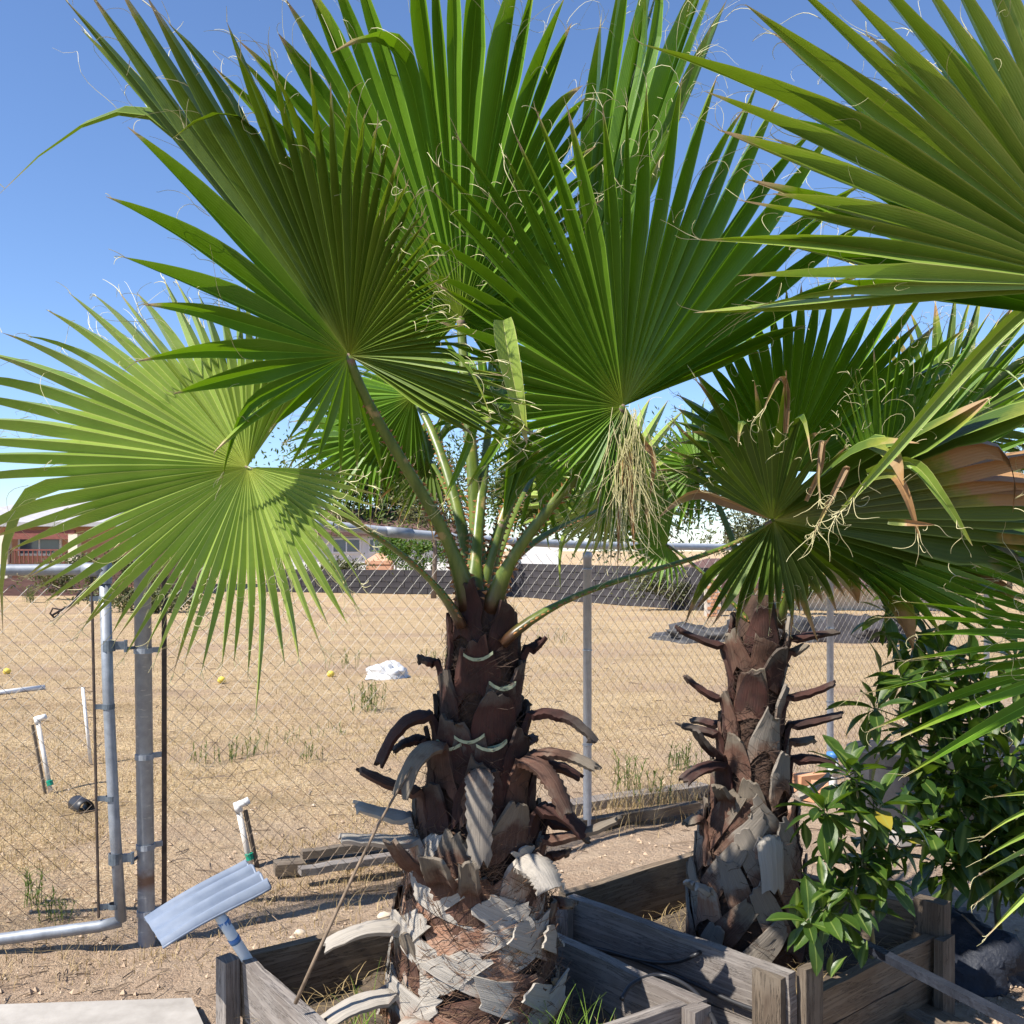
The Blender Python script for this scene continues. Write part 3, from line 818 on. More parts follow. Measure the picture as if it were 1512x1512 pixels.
SEGCOUNT = {}
def frond(palm, base, hub, tips, n, tf=0.52, arch=0.05, pleat=0.55, mat='frond_green', split=False, pet=0.019,
          basedir=None, threads=1.0, droopvar=0.03, thr=0.0011, dead=(), tlen=0.2, label=None, jit=0.05, bend=1.0, into=None, deadmat='frond_dead'):
    hub = Vector(hub); base = Vector(base)
    if into is None:
        # petiole
        bd = Vector(basedir) if basedir is not None else Vector((0, 0, 1))
        L = (hub - base).length
        mid_axis = sum(((t - hub).normalized() for t in tips), Vector())
        if mid_axis.length < 0.05: mid_axis = hub - base
        ctrl1 = base + bd.normalized() * L * 0.33
        ctrl2 = hub - ((hub - base).normalized() * 0.75 + mid_axis.normalized() * 0.25).normalized() * L * 0.3
        pts = [bez3(base, ctrl1, ctrl2, hub, i / 18) for i in range(19)]
        b = MB()
        upv = Vector((0, 0, 1)) if abs((hub - base).normalized().z) < 0.8 else Vector((0.2, -1, 0))
        prof = lambda t: pet * (1.75 - 1.6 * min(t, 0.22) / 0.22 * 0.45) if t < 0.22 else pet * (1.03 - 0.45 * t)
        idx = b.tube(pts, prof, 10, flat=0.55, up=upv)
        fr = b.build('frond', 'petiole', palm, smooth=True, label=label)
        # thorns along both margins
        tb = MB()
        for side in (-1, 1):
            for i in range(int(L / 0.022)):
                t = 0.05 + 0.8 * i / (L / 0.022)
                q = bez3(base, ctrl1, ctrl2, hub, t); q2 = bez3(base, ctrl1, ctrl2, hub, t + 0.02)
                tv = (q2 - q).normalized(); a = tv.cross(upv)
                if a.length < 1e-5: continue
                a.normalize()
                w0 = prof(t); s = rng.uniform(0.006, 0.013) * (1.15 - 0.6 * t)
                c0 = q + a * side * w0 * 0.96
                tipv = c0 + a * side * s + tv * s * rng.uniform(-0.7, 0.9)
                n2 = a.cross(tv) * s * 0.28
                i0 = [tb.add(c0 - tv * s * .5), tb.add(c0 + tv * s * .5), tb.add(c0 + n2), tb.add(c0 - n2), tb.add(tipv)]
                tb.f += [(i0[0], i0[2], i0[4]), (i0[2], i0[1], i0[4]), (i0[1], i0[3], i0[4]), (i0[3], i0[0], i0[4])]
        tb.build('thorns', 'thorn', fr, kind='stuff')
        # hastula: the little crest where the ribs meet
        hb = MB(); ha = (hub - pts[-3]).normalized()
        hb.tube([hub - ha * 0.03, hub - ha * .01, hub + ha * 0.006], [pet * 0.5, pet * 0.62, pet * 0.2], 8, flat=0.6, up=upv)
        hb.build('hastula', 'twig', fr, smooth=True)
    else:
        fr = into
    # blade
    segs = resample(hub, tips, n)
    segs = [(d, l * (1 + rng.uniform(-jit, jit))) for d, l in segs]
    cents = []
    for d, l in segs:
        tip = hub + d * l
        tip = tip + Vector((rng.uniform(-1, 1), rng.uniform(-1, 1), rng.uniform(-1.4, .6))) * l * droopvar
        ct = hub + (tip - hub) * 0.5 + Vector((0, 0, arch * l)) + Vector((rng.uniform(-1, 1), rng.uniform(-1, 1), rng.uniform(-1, 1))) * l * 0.008
        cents.append((ct, tip, l))
    dirs = [d for d, l in segs]
    norms = []
    for i in range(n):
        a, c = dirs[max(0, i - 2)], dirs[min(n - 1, i + 2)]
        v = a.cross(c)
        norms.append(v.normalized() if v.length > 1e-6 else Vector((0, 0, 1)))
    for i in range(1, n):
        if norms[i].dot(norms[i - 1]) < 0: norms[i] = -norms[i]
    for _ in range(2):                       # smooth the normals along the fan
        norms = [(norms[max(0, i - 1)] + norms[i] + norms[min(n - 1, i + 1)]).normalized() for i in range(n)]
    avg = sum(norms, Vector())
    avg = avg.normalized() if avg.length > 1e-4 else Vector((0, 0, 1))
    bends = []
    for i in range(n):
        m_ = 0.10 * rng.random() ** 3 * bend
        if rng.random() < 0.045 * bend and n > 12: m_ = rng.uniform(.22, .42)
        bends.append((Vector((rng.uniform(-.5, .5), rng.uniform(-.5, .5), -1)) + avg * rng.uniform(-.8, .8)) * m_ * cents[i][2])
    def C(i, t):
        p = bez(hub, cents[i][0], cents[i][1], t)
        return p + bends[i] * (((t - .62) / .38) ** 2) if t > .62 else p
    NS = 13
    ts = [0.004 + (1 - 0.004) * (k / (NS - 1)) ** 0.9 for k in range(NS)]
    tb = MB(); joined = MB()
    for i in range(n):
        t0 = tf * rng.uniform(0.93, 1.07)
        l = cents[i][2]; nv = norms[i]
        m = MB() if split else joined
        m.tint = rng.random()
        twist = rng.uniform(-0.35, 0.35)
        rows, uvs = [], []
        # half width vectors at the split
        def edge(t, sgn):
            j = i + sgn
            c = C(i, t)
            if 0 <= j < n:
                return (C(j, t) - c) * 0.5
            j = i - sgn
            return (c - C(j, t)) * 0.5
        eL0, eR0 = edge(t0, -1), edge(t0, 1)
        for t in ts:
            c = C(i, t)
            if t <= t0:
                eL, eR = edge(t, -1), edge(t, 1)
                wd = (eL.length + eR.length) / 2
                cc = c + nv * pleat * wd * 0.5
                nl = (nv + norms[max(0, i - 1)]) * 0.25; nr = (nv + norms[min(n - 1, i + 1)]) * 0.25
                A, B = c + eL - nl * pleat * eL.length, c + eR - nr * pleat * eR.length
            else:
                u = (t - t0) / (1 - t0)
                tp = (1 - u ** 1.7) * (1 - 0.22 * u) + 0.012
                wd = (eL0.length + eR0.length) / 2
                dp = (pleat + 0.5 * u) * wd * tp
                rot = Matrix.Rotation(twist * u, 3, dirs[i])
                cc = c + rot @ (nv * dp * 0.5)
                A, B = c + rot @ (eL0 * tp * 0.93 - nv * dp * 0.5), c + rot @ (eR0 * tp * 0.93 - nv * dp * 0.5)
            rows.append([A, A.lerp(cc, 0.5), cc, cc.lerp(B, 0.5), B])
            uvs.append([(0, t), (0.25, t), (0.5, t), (0.75, t), (1, t)])
        m.quadgrid(rows, uvs)
        mm = mat
        if i in dead: mm = deadmat
        if split: m.build('leaf_segment', mm, fr, smooth=False)
        # threads
        if threads > 0:
            for r_ in range(rng.choice((1, 1, 2, 3, 5))):
                if rng.random() > 0.95 * threads: continue
                tt = min(0.98, t0 + rng.uniform(-0.02, 0.28))
                p = C(i, tt) + eL0 * (0.9 if tt < t0 + 0.1 else 0.6)
                thread(tb, p, dirs[i] + avg * rng.uniform(-.6, .6), l * rng.uniform(0.25, 1.1) * tlen * 1.3, rng.uniform(.25, .75), thr * rng.uniform(.55, 1.0))
            for r_ in range(rng.choice((1, 2, 3))):
                thread(tb, C(i, rng.uniform(0.95, 1.0)), dirs[i] + Vector((rng.uniform(-.4, .4), rng.uniform(-.4, .4), rng.uniform(-.4, .4))), l * rng.uniform(0.03, 0.10), 0.35, thr, 6)
    if not split and joined.v:
        joined.build('blade', mat, fr)
    if tb.v: tb.build('threads', 'thread', fr, kind='stuff')
    return fr

def strap(parent, pts, wd, mat, frayed=0, name='leaf_segment'):
    pts = [Vector(p) for p in pts]; m = MB(); m.tint = rng.random(); rows = []; uvs = []
    N = 16
    for i in range(N + 1):
        t = i / N; s_ = t * (len(pts) - 1); k2 = min(len(pts) - 2, int(s_)); f = s_ - k2
        p0, p1, p2, p3 = pts[max(0, k2 - 1)], pts[k2], pts[k2 + 1], pts[min(len(pts) - 1, k2 + 2)]
        p = 0.5 * ((2 * p1) + (p2 - p0) * f + (2 * p0 - 5 * p1 + 4 * p2 - p3) * f * f + (3 * p1 - p0 - 3 * p2 + p3) * f ** 3)
        tv = (p2 - p1).normalized(); lat = tv.cross(Vector((0, 1, 0.25))).normalized(); nn = lat.cross(tv)
        w_ = wd * (1 - (2 * t - 1) ** 4 * 0.25) * (1 - t ** 3 * 0.95)
        rows.append([p - lat * w_, p - lat * w_ * .5 + nn * w_ * .35, p + nn * w_ * .7, p + lat * w_ * .5 + nn * w_ * .35, p + lat * w_])
        uvs.append([(q / 4, 0.2 + t * .8) for q in range(5)])
    m.quadgrid(rows, uvs); m.build(name, mat, parent)
    if frayed:
        tb = MB()
        for i in range(frayed):
            thread(tb, rows[-1 - rng.randrange(4)][2], (pts[-1] - pts[-2]).normalized() + Vector((rng.uniform(-.7, .7), rng.uniform(-.7, .7), rng.uniform(-.9, .3))), rng.uniform(.04, .12), .5, .0010)
        tb.build('threads', 'thread', parent, kind='stuff')

def T(lst):
    return [P(*q) for q in lst]

# ---- trunks
class Trunk:
    def __init__(s, axis, prof):
        s.axis, s.prof = axis, prof
    def _i(s, tab, z):
        if z <= tab[0][0]: return tab[0][1]
        for (a, va), (b, vb) in zip(tab, tab[1:]):
            if z <= b: return va + (vb - va) * (z - a) / (b - a)
        return tab[-1][1]
    def rad(s, z): return s._i(s.prof, z)
    def cen(s, z): return Vector((s._i(s.axis[0], z), s._i(s.axis[1], z), z))

def trunk_core(palm, tr, z0, z1):
    b = MB(); rows = []
    n = 26
    for i in range(41):
        z = z0 + (z1 - z0) * i / 40
        c = tr.cen(z); r = tr.rad(z)
        row = []
        for k2 in range(n):
            a = 2 * math.pi * k2 / n
            rr = r * (0.97 + 0.10 * nz(math.cos(a) * 2, math.sin(a) * 2, z * 9))
            row.append(c + Vector((math.cos(a) * rr, math.sin(a) * rr, 0)))
        rows.append(row)
    idx = b.quadgrid(rows, close=True); b.f.append(tuple(idx[-1]))
    return b.build('trunk', 'bark_core', palm, smooth=True)

RAG = 1.0
def boot(palm, tr, phi, z0, alpha=0.0, blen=0.16, w0=0.075, out=0.0, dz=0.0, ws=0.026, mat='boot_mid', notch=0.35, lift=0.02, curl=0.5, teeth=False, th=0.010, cut=False, name='leaf_base', label=None, side=0.0, taper=0.35):
    """one old leaf base: hugs the trunk, then (out > 0) leaves it as a cut stalk"""
    phi = R(phi)
    ns_b, ns_s, nu = 9, ((22 if teeth else 12) if out > 0 else 0), 7
    sd_ = rng.random() * 90; sl_ = rng.uniform(-.12, .12)
    jag = [0.16 * ((j - 3) / 3) ** 2 - .1 for j in range(nu)] if cut else [rng.uniform(-.10, .06) * RAG + sl_ * (j - 3) / 3 for j in range(nu)]
    ca, sa = math.cos(alpha), math.sin(alpha)
    def base_pt(s, u, w):
        arc = (s - 0.25) * blen
        z = z0 + arc * ca - u * w * sa
        r = tr.rad(z) + 0.010 + lift * s * s + 0.006 * nz(s * 4, u * 2, sd_)
        ph = phi + (arc * sa + u * w * ca) / max(0.05, r)
        c = tr.cen(z)
        return c + Vector((math.cos(ph) * r, math.sin(ph) * r, 0))
    rows, uvs = [], []
    tot = ns_b + ns_s
    for i in range(ns_b + 1):
        s = i / ns_b
        wd = w0 * (1 - s ** 1.5) + ws * s ** 1.5 if out > 0 else w0 * (1 - taper * s ** 2)
        row, uv = [], []
        for j in range(nu):
            u = -1 + 2 * j / (nu - 1)
            ss = s + (1 - s) * notch * (1 - abs(u))
            if i == ns_b and out == 0: ss += jag[j]
            if i == 0: ss -= abs(jag[j])
            row.append(base_pt(ss, u * (1 + .22 * RAG * nz(s * 3.5, sd_ + (7 if u > 0 else 0))), wd)); uv.append((j / (nu - 1), i / max(1, tot)))
        rows.append(row); uvs.append(uv)
    if out > 0:
        c0 = base_pt(1, 0, ws); cm = base_pt(0.9, 0, ws)
        d0 = (c0 - cm).normalized()
        rad = Vector((math.cos(phi), math.sin(phi), 0)); tan = Vector((-rad.y, rad.x, 0))
        rad = (rad + tan * side).normalized()
        tip = c0 + rad * out + Vector((0, 0, dz))
        ct = c0 + rad * out * 0.55 + d0 * out * 0.05 + Vector((0, 0, 0.10 * out * curl if dz < 0 else dz * 0.30))
        for i in range(1, ns_s + 1):
            t = i / ns_s
            c = bez(c0, ct, tip, t)
            d = (bez(c0, ct, tip, min(1, t + .05)) - bez(c0, ct, tip, t - .05)).normalized()
            lat = tan if side == 0 else Vector((-rad.y, rad.x, 0))
            nn = lat.cross(d).normalized()
            wd = ws * (1 - 0.12 * t)
            row, uv = [], []
            for j in range(nu):
                u = -1 + 2 * j / (nu - 1)
                e = 1.0
                if teeth and abs(u) == 1: e = 1.30 if i % 2 else 0.92
                p = c + lat * u * wd * e * (1 + (.05 if teeth else .16) * nz(t * 4, sd_ + (7 if u > 0 else 0))) + nn * (0.45 * wd * u * u + .004 * nz(t * 6, u, sd_))
                if i == ns_s: p += d * rng.uniform(-0.014, 0.014)
                row.append(p); uv.append((j / (nu - 1), (ns_b + i) / tot))
            rows.append(row); uvs.append(uv)
    b = MB(); b.tint = rng.random()
    ia = b.quadgrid(rows, uvs)
    # back face
    back = []
    for i, row in enumerate(rows):
        r2 = []
        for j, p in enumerate(row):
            pa = rows[max(0, i - 1)][j]; pb = rows[min(len(rows) - 1, i + 1)][j]
            qa = row[max(0, j - 1)]; qb = row[min(nu - 1, j + 1)]
            nn = (qb - qa).cross(pb - pa)
            nn = nn.normalized() if nn.length > 1e-9 else Vector((0, 0, 1))
            tt_ = max(0.0, (i - ns_b + 3) / max(1, ns_s + 3)) if out > 0 else 0.0
            tk = th if out == 0 else (th if i < ns_b - 3 else th * (1.0 + 1.1 * math.sin(min(1.0, tt_ * 3.0) * math.pi / 2)) * (1 - 0.55 * tt_))
            r2.append(p - nn * tk)
        back.append(r2)
    ib = b.quadgrid([list(reversed(r)) for r in back], [list(reversed(r)) for r in uvs])
    m = len(rows)
    def rim(fr_, bk_, uv_):
        q = [[b.add(p, t_) for p, t_ in zip(fr_, uv_)], [b.add(p, t_) for p, t_ in zip(bk_, uv_)]]
        for i in range(len(fr_) - 1): b.f.append((q[0][i], q[1][i], q[1][i + 1], q[0][i + 1]))
    rim([r[0] for r in rows], [r[0] for r in back], [u_[0] for u_ in uvs])
    rim([r[-1] for r in reversed(rows)], [r[-1] for r in reversed(back)], [u_[-1] for u_ in reversed(uvs)])
    rim(list(rows[-1]), list(back[-1]), uvs[-1])
    rim(list(reversed(rows[0])), list(reversed(back[0])), uvs[0])
    o = b.build(name, mat, palm, smooth=True, label=label)
    if cut:
        cb = MB(); last = rows[-1]
        c = sum(last, Vector()) / nu
        up = (rows[-1][3] - rows[-2][3]).normalized() * 0.004
        outv = Vector((math.cos(phi), math.sin(phi), 0))
        rim = [p + up + outv * 0.004 for p in last] + [p + up - outv * (0.004 + 0.022 * (1 - abs(-1 + 2 * j / (nu - 1)))) for j, p in reversed(list(enumerate(last)))]
        cb.f.append(tuple(cb.add(p) for p in rim))
        rim2 = [cb.add(p - up * 2.2) for p in rim]
        for q in range(len(rim)):
            cb.f.append((q, (q + 1) % len(rim), rim2[(q + 1) % len(rim)], rim2[q]))
        cb.build('cut_end', 'cut_face', o)
    return o

def fibres(palm, tr, z0, z1, n, out=0.02, mat='fibre'):
    b = MB()
    for i in range(n):
        z = z0 + (z1 - z0) * rng.random(); a = rng.random() * 6.28
        r = tr.rad(z) + rng.uniform(0.002, out)
        ln = rng.uniform(0.03, 0.13); slope = rng.uniform(-1.3, 1.3)
        pts = []
        for k2 in range(5):
            t = k2 / 4
            aa = a + (t - .5) * ln / r * (1 if rng.random() < .9 else .8)
            zz = z + (t - .5) * ln * slope + rng.uniform(-.004, .004)
            rr = r + rng.uniform(-.004, .008) + (0.03 * t * t if i % 6 == 0 else 0)
            pts.append(tr.cen(zz) + Vector((math.cos(aa) * rr, math.sin(aa) * rr, 0)))
        b.tint = rng.random()
        b.tube(pts, rng.uniform(0.0004, 0.0009), 3, cap=False)
    b.build('fibre', mat, palm, kind='stuff')

# ================= palm 1 (the thick trunk)
tr1 = Trunk(([(0.1, -0.108), (0.6, -0.100), (1.32, -0.076)], [(0.1, 2.70), (1.32, 2.70)]),
            [(0.10, 0.225), (0.25, 0.222), (0.45, 0.198), (0.62, 0.172), (0.76, 0.148), (0.92, 0.118), (1.05, 0.100), (1.15, 0.092), (1.26, 0.080), (1.36, 0.060)])
palm1 = thing('fan_palm', tr1.cen(0.14), 'tall fan palm with thick shaggy trunk full of cut leaf stubs', 'palm tree', 'fan palms in the yard')
trunk_core(palm1, tr1, 0.12, 1.37)
# weathered straps wound round the foot
RAG = 0.45
z = 0.15; ph = 20.0; sgn = 1
while z < 0.60:
    ph += 137.5 / 2.6 + rng.uniform(-14, 14); sgn = -sgn
    al = sgn * rng.uniform(0.85, 1.3)
    boot(palm1, tr1, ph, z, al, rng.uniform(0.24, 0.36), rng.uniform(0.036, 0.052), mat='boot_old' if rng.random() < .88 else 'boot_mid', notch=0.02, lift=rng.uniform(0.008, 0.04), th=0.006)
    z += 0.0088
z = 0.30
while z < 0.64:
    ph += 137.5
    boot(palm1, tr1, ph, z, rng.uniform(-.2, .2), 0.15, 0.06, mat='boot_mid', notch=0.4, lift=0.03)
    z += 0.06
# middle and upper leaf bases
RAG = 0.8
z = 0.58; ph = 200.0
while z < 0.98:
    ph += 137.5
    boot(palm1, tr1, ph, z, rng.uniform(-.15, .15), 0.17, 0.078, mat='boot_mid' if z < 0.72 else 'boot_fresh', notch=0.3, lift=0.03, taper=.6)
    z += 0.022
while z < 1.27:
    ph += 137.5
    boot(palm1, tr1, ph, z, rng.uniform(-.12, .12), 0.16, 0.068, mat='boot_fresh', notch=0.18, lift=0.022, taper=.55)
    z += 0.03
def zp(py, y): return CAMH + (HZ - py) / F * y
# cut ends facing the camera, pale green
for (phi, py) in ((-92, 968), (-62, 1012), (-98, 1087), (-72, 1098), (-128, 1100)):
    boot(palm1, tr1, phi, zp(py, 2.6) - 0.075, rng.uniform(-.1, .1), 0.10, 0.062, mat='boot_fresh', notch=0.2, lift=0.016, cut=True)
# stubs standing out; phi 180 points to the gate side, 0 to the slim palm, -90 to the camera
S1 = [ # phi, py, out, dz, ws, mat, curl, teeth
    (182, 1005, .045, .02, .020, 'boot_fresh', .4, False), (5, 985, .04, .035, .026, 'boot_fresh', .6, False),
    (190, 1082, .16, -.13, .036, 'boot_fresh', 1.4, False),
    (225, 1118, .15, -.11, .030, 'boot_mid', 1.2, False), (176, 1122, .10, -.03, .022, 'boot_fresh', .5, True),
    (-12, 1080, .20, -.06, .024, 'boot_fresh', 1.1, True), (-22, 1135, .21, -.02, .024, 'boot_mid', .7, True),
    (-40, 1140, .17, -.12, .027, 'boot_mid', 1.0, True), (2, 1160, .13, -.03, .03, 'boot_fresh', .7, False),
    (-88, 1150, .070, -.235, .026, 'boot_grey', 1.9, True), (200, 1190, .17, .08, .030, 'boot_mid', .5, False),
    (186, 1235, .16, .05, .030, 'boot_old', .5, False), (212, 1255, .24, .05, .028, 'boot_old', .6, False),
    (228, 1290, .11, .11, .030, 'boot_mid', .3, False), (250, 1300, .085, .10, .036, 'boot_mid', .2, False),
    (268, 1310, .055, .10, .022, 'boot_mid', .2, False), (-20, 1215, .14, -.05, .034, 'boot_fresh', .8, False),
    (-18, 1262, .22, .085, .024, 'boot_mid', .3, False), (-48, 1275, .12, -.05, .042, 'boot_old', 1.1, True),
    (4, 1245, .13, -.05, .03, 'boot_fresh', .7, False), (205, 1378, .22, -.02, .030, 'boot_old', .5, False),
    (212, 1470, .21, -.02, .034, 'boot_old', .5, False), (240, 1490, .20, -.11, .045, 'boot_old', 1.1, False),
    (-10, 1290, .05, .02, .014, 'boot_mid', .3, False), (-6, 1360, .05, .0, .02, 'boot_mid', .3, False),
    (60, 1150, .16, .02, .026, 'boot_fresh', .7, False), (110, 1110, .16, -.02, .026, 'boot_fresh', .8, False), (90, 1250, .18, .02, .028, 'boot_mid', .8, False)]
for (phi, py, out, dz, ws, mat, curl, teeth) in S1:
    boot(palm1, tr1, phi, zp(py, 2.65) - 0.06, 0, 0.13, max(0.05, ws * 1.9), out * .85, dz * .9, ws * 1.0, mat, 0.25, 0.03, curl, teeth,
         label='pale saw-edged dead stalk hanging down the front of the trunk' if phi == -88 else None)
fibres(palm1, tr1, 0.16, 0.75, 2600, 0.022)
fibres(palm1, tr1, 0.75, 1.28, 1100, 0.012, 'fibre_dark')

cb1 = lambda px, py, dy: P(px, py, 2.70 + dy)
fr = []
# F1: big left upper frond, folded, its long half rising to the left
tips = T([(560, 690, 2.55), (505, 690, 2.5), (452, 662, 2.42), (405, 632, 2.36), (333, 656, 2.26), (274, 623, 2.18), (250, 580, 2.14), (222, 551, 2.12), (201, 487, 2.1), (181, 375, 2.08), (173, 319, 2.07), (168, 274, 2.07), (183, 221, 2.08), (193, 183, 2.1)])
FT = tips; FTargs = lambda fr_: frond(palm1, cb1(690, 905, -.06), P(515, 525, 2.42), FT, 15, 0.52, 0.03, 0.85, 'frond_green', True, basedir=(-.1, -.1, 1), into=fr_)
tips = T([(170, 70, 2.50), (96, -8, 2.26), (125, -40, 2.20), (180, -45, 2.18), (234, -28, 2.16), (280, -8, 2.14), (317, 20, 2.13), (367, 45, 2.12), (422, 75, 2.12), (477, 100, 2.12), (533, 136, 2.12), (575, 188, 2.14), (611, 264, 2.16), (638, 332, 2.18), (658, 397, 2.20), (653, 462, 2.22), (700, 492, 2.2), (742, 500, 2.2), (745, 545, 2.2), (760, 585, 2.22), (800, 600, 2.25), (775, 655, 2.28), (700, 640, 2.35)])
fr1 = frond(palm1, cb1(692, 900, -.05), P(515, 525, 2.42), tips, 48, 0.62, 0.025, 1.5, 'frond_olive', True, basedir=(-.12, -.1, 1), jit=0.03, droopvar=0.012, label='large folded frond rising steeply on a bare green stalk')
FTargs(fr1)
# F2: upright fan behind
tips = T([(590, 560, 3.0), (545, 500, 3.0), (500, 420, 3.0), (440, 330, 3.02), (330, 140, 2.90), (312, 60, 2.86), (342, 45, 2.86), (400, 10, 2.86), (430, -40, 2.86), (500, -95, 2.86), (580, -110, 2.86), (670, -115, 2.86), (750, -85, 2.86), (812, -25, 2.86), (850, 20, 2.86), (868, 95, 2.86), (880, 150, 2.90), (890, 250, 2.90), (860, 340, 3.02), (820, 420, 3.0), (780, 500, 3.0), (745, 560, 3.0)])
frond(palm1, cb1(706, 895, .05), P(680, 470, 2.92), tips, 70, 0.70, 0.01, 1.5, 'frond_green', True, pet=0.022, basedir=(0, 0.05, 1), label='tall upright frond spread like an open fan against the sky')
# F3: pale sunlit fan on the gate side
F3T = ([(470, 520, 2.75), (440, 455, 2.78), (400, 425, 2.78), (360, 422, 2.76), (322, 417, 2.74), (261, 405, 2.72), (209, 410, 2.70), (161, 415, 2.68), (113, 420, 2.65), (80, 442, 2.62), (38, 462, 2.60), (0, 470, 2.57), (-40, 500, 2.54), (-75, 545, 2.50), (-100, 590, 2.46), (-115, 640, 2.42), (-118, 690, 2.38), (-100, 735, 2.34), (-60, 778, 2.30), (10, 797, 2.26), (22, 842, 2.22), (61, 886, 2.18), (89, 912, 2.15), (152, 925, 2.12), (207, 956, 2.10), (256, 976, 2.08), (315, 987, 2.07), (370, 980, 2.07), (413, 983, 2.08), (461, 964, 2.10), (502, 932, 2.12), (533, 897, 2.16), (535, 845, 2.2), (555, 790, 2.26), (556, 735, 2.32), (540, 700, 2.36)])
def face(tips, hub, kx, kz):
    out = []
    for (px, py, y) in tips:
        p = P(px, py, hub[2]) - P(*hub)
        out.append(P(px, py, hub[2] + kx * p.x + kz * p.z))
    return out
tips = face(F3T, (365, 690, 2.38), -.12, .42)
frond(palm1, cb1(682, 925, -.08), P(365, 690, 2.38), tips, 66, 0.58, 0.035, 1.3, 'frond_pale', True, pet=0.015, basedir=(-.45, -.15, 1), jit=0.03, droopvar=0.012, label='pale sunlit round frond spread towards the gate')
# F4: frond facing the camera, right of the middle
tips = T([(900, 815, 2.54), (870, 780, 2.52), (800, 735, 2.48), (735, 705, 2.46), (690, 640, 2.44), (672, 560, 2.44), (660, 470, 2.42), (636, 345, 2.40), (626, 230, 2.39), (678, 217, 2.38), (724, 220, 2.37), (775, 186, 2.36), (852, 156, 2.36), (925, 143, 2.37), (986, 103, 2.39), (1042, 112, 2.44), (1110, 130, 2.50), (1180, 160, 2.59), (1240, 205, 2.66), (1290, 262, 2.72), (1290, 330, 2.74), (1262, 400, 2.72), (1189, 467, 2.68)])
fr4 = frond(palm1, cb1(726, 905, -.05), P(920, 600, 2.57), tips, 46, 0.56, 0.02, 1.3, 'frond_green', True, pet=0.018, basedir=(.15, -.1, 1), jit=0.04, label='broad dark green frond facing the yard with long spiky segments')
tips = T([(960, 800, 2.58), (935, 830, 2.58), (900, 800, 2.58), (870, 790, 2.56)])
frond(palm1, cb1(728, 903, -.04), P(922, 606, 2.58), tips, 8, 0.3, 0.05, 0.8, 'frond_tired', False, pet=0.012, basedir=(.15, -.1, 1), threads=3.0, tlen=0.35, into=fr4)
tb = MB()
for i in range(150):
    q = P(922, 612, 2.56) + Vector((rng.gauss(0, .028), rng.gauss(0, .03), rng.uniform(-.16, .02)))
    thread(tb, q, Vector((rng.gauss(0, .2), rng.gauss(0, .2), -1)), rng.uniform(.10, .34), .16, .0010, 12)
tb.build('hanging_fibre', 'thread', fr4, kind='stuff')
for (px, py, w_) in ((905, 790, .013), (930, 815, .012), (952, 780, .014), (885, 750, .011), (965, 735, .010), (915, 840, .009)):
    strap(fr4, [P(920, 605, 2.57), P(920 + (px - 920) * .6, 650, 2.55), P(px, (py + 620) / 2, 2.56), P(px + rng.uniform(-8, 8), py, 2.58)], w_, rng.choice(('frond_tired', 'frond_half')), 3)
# F5: edge-on upright frond
tips = T([(900, 20, 3.1), (925, -60, 3.1), (948, -90, 3.05), (975, -75, 3.0), (1005, -60, 2.95), (1040, -70, 2.9), (1066, -15, 2.88), (1020, 110, 2.85), (985, 220, 2.85)])
frond(palm1, cb1(716, 895, .06), P(850, 520, 3.0), tips, 18, 0.7, 0.0, 0.9, 'frond_green', False, pet=0.018, basedir=(.05, .1, 1), threads=2.2)
# F6/F7: shaded fronds at the back
tips = T([(560, 520, 3.3), (470, 570, 3.4), (440, 640, 3.4), (430, 700, 3.4), (470, 735, 3.35), (520, 735, 3.3), (570, 735, 3.25), (610, 720, 3.2), (640, 720, 3.2)])
frond(palm1, cb1(700, 900, .08), P(610, 585, 3.1), tips, 34, 0.6, 0.05, 0.9, 'frond_green', False, basedir=(-.1, .3, 1))
tips = T([(760, 650, 3.6), (730, 720, 3.6), (745, 770, 3.6), (800, 810, 3.6), (860, 818, 3.6), (920, 820, 3.6), (1000, 800, 3.6), (1030, 740, 3.6), (1050, 660, 3.7), (1000, 600, 3.7), (930, 560, 3.8)])
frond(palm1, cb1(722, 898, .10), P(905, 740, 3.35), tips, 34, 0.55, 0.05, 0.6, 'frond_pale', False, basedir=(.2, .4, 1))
tips = T([(640, 700, 3.3), (600, 740, 3.25), (540, 745, 3.2), (470, 730, 3.2), (430, 690, 3.25), (420, 640, 3.3), (450, 590, 3.4), (520, 570, 3.45), (600, 560, 3.5)])
frond(palm1, cb1(702, 900, .09), P(560, 645, 3.25), tips, 30, 0.55, 0.05, 0.9, 'frond_green', False, pet=0.014, basedir=(-.3, .3, 1), threads=1.5)
tips = T([(700, 760, 3.2), (650, 770, 3.15), (600, 770, 3.15), (560, 740, 3.2), (545, 690, 3.3), (570, 640, 3.4), (620, 610, 3.45), (680, 600, 3.45)])
frond(palm1, cb1(704, 900, .09), P(635, 680, 3.2), tips, 26, 0.5, 0.06, 0.9, 'frond_tired', False, pet=0.013, basedir=(-.2, .4, 1), threads=2.0, bend=2)
tips = T([(770, 790, 3.2), (740, 780, 3.2), (735, 700, 3.3), (760, 640, 3.4), (810, 620, 3.4), (860, 650, 3.4), (870, 720, 3.3), (850, 780, 3.2), (810, 810, 3.2)])
frond(palm1, cb1(716, 900, .09), P(790, 700, 3.2), tips, 26, 0.5, 0.06, 0.9, 'frond_green', False, pet=0.013, basedir=(.2, .4, 1), threads=2.0, bend=2)
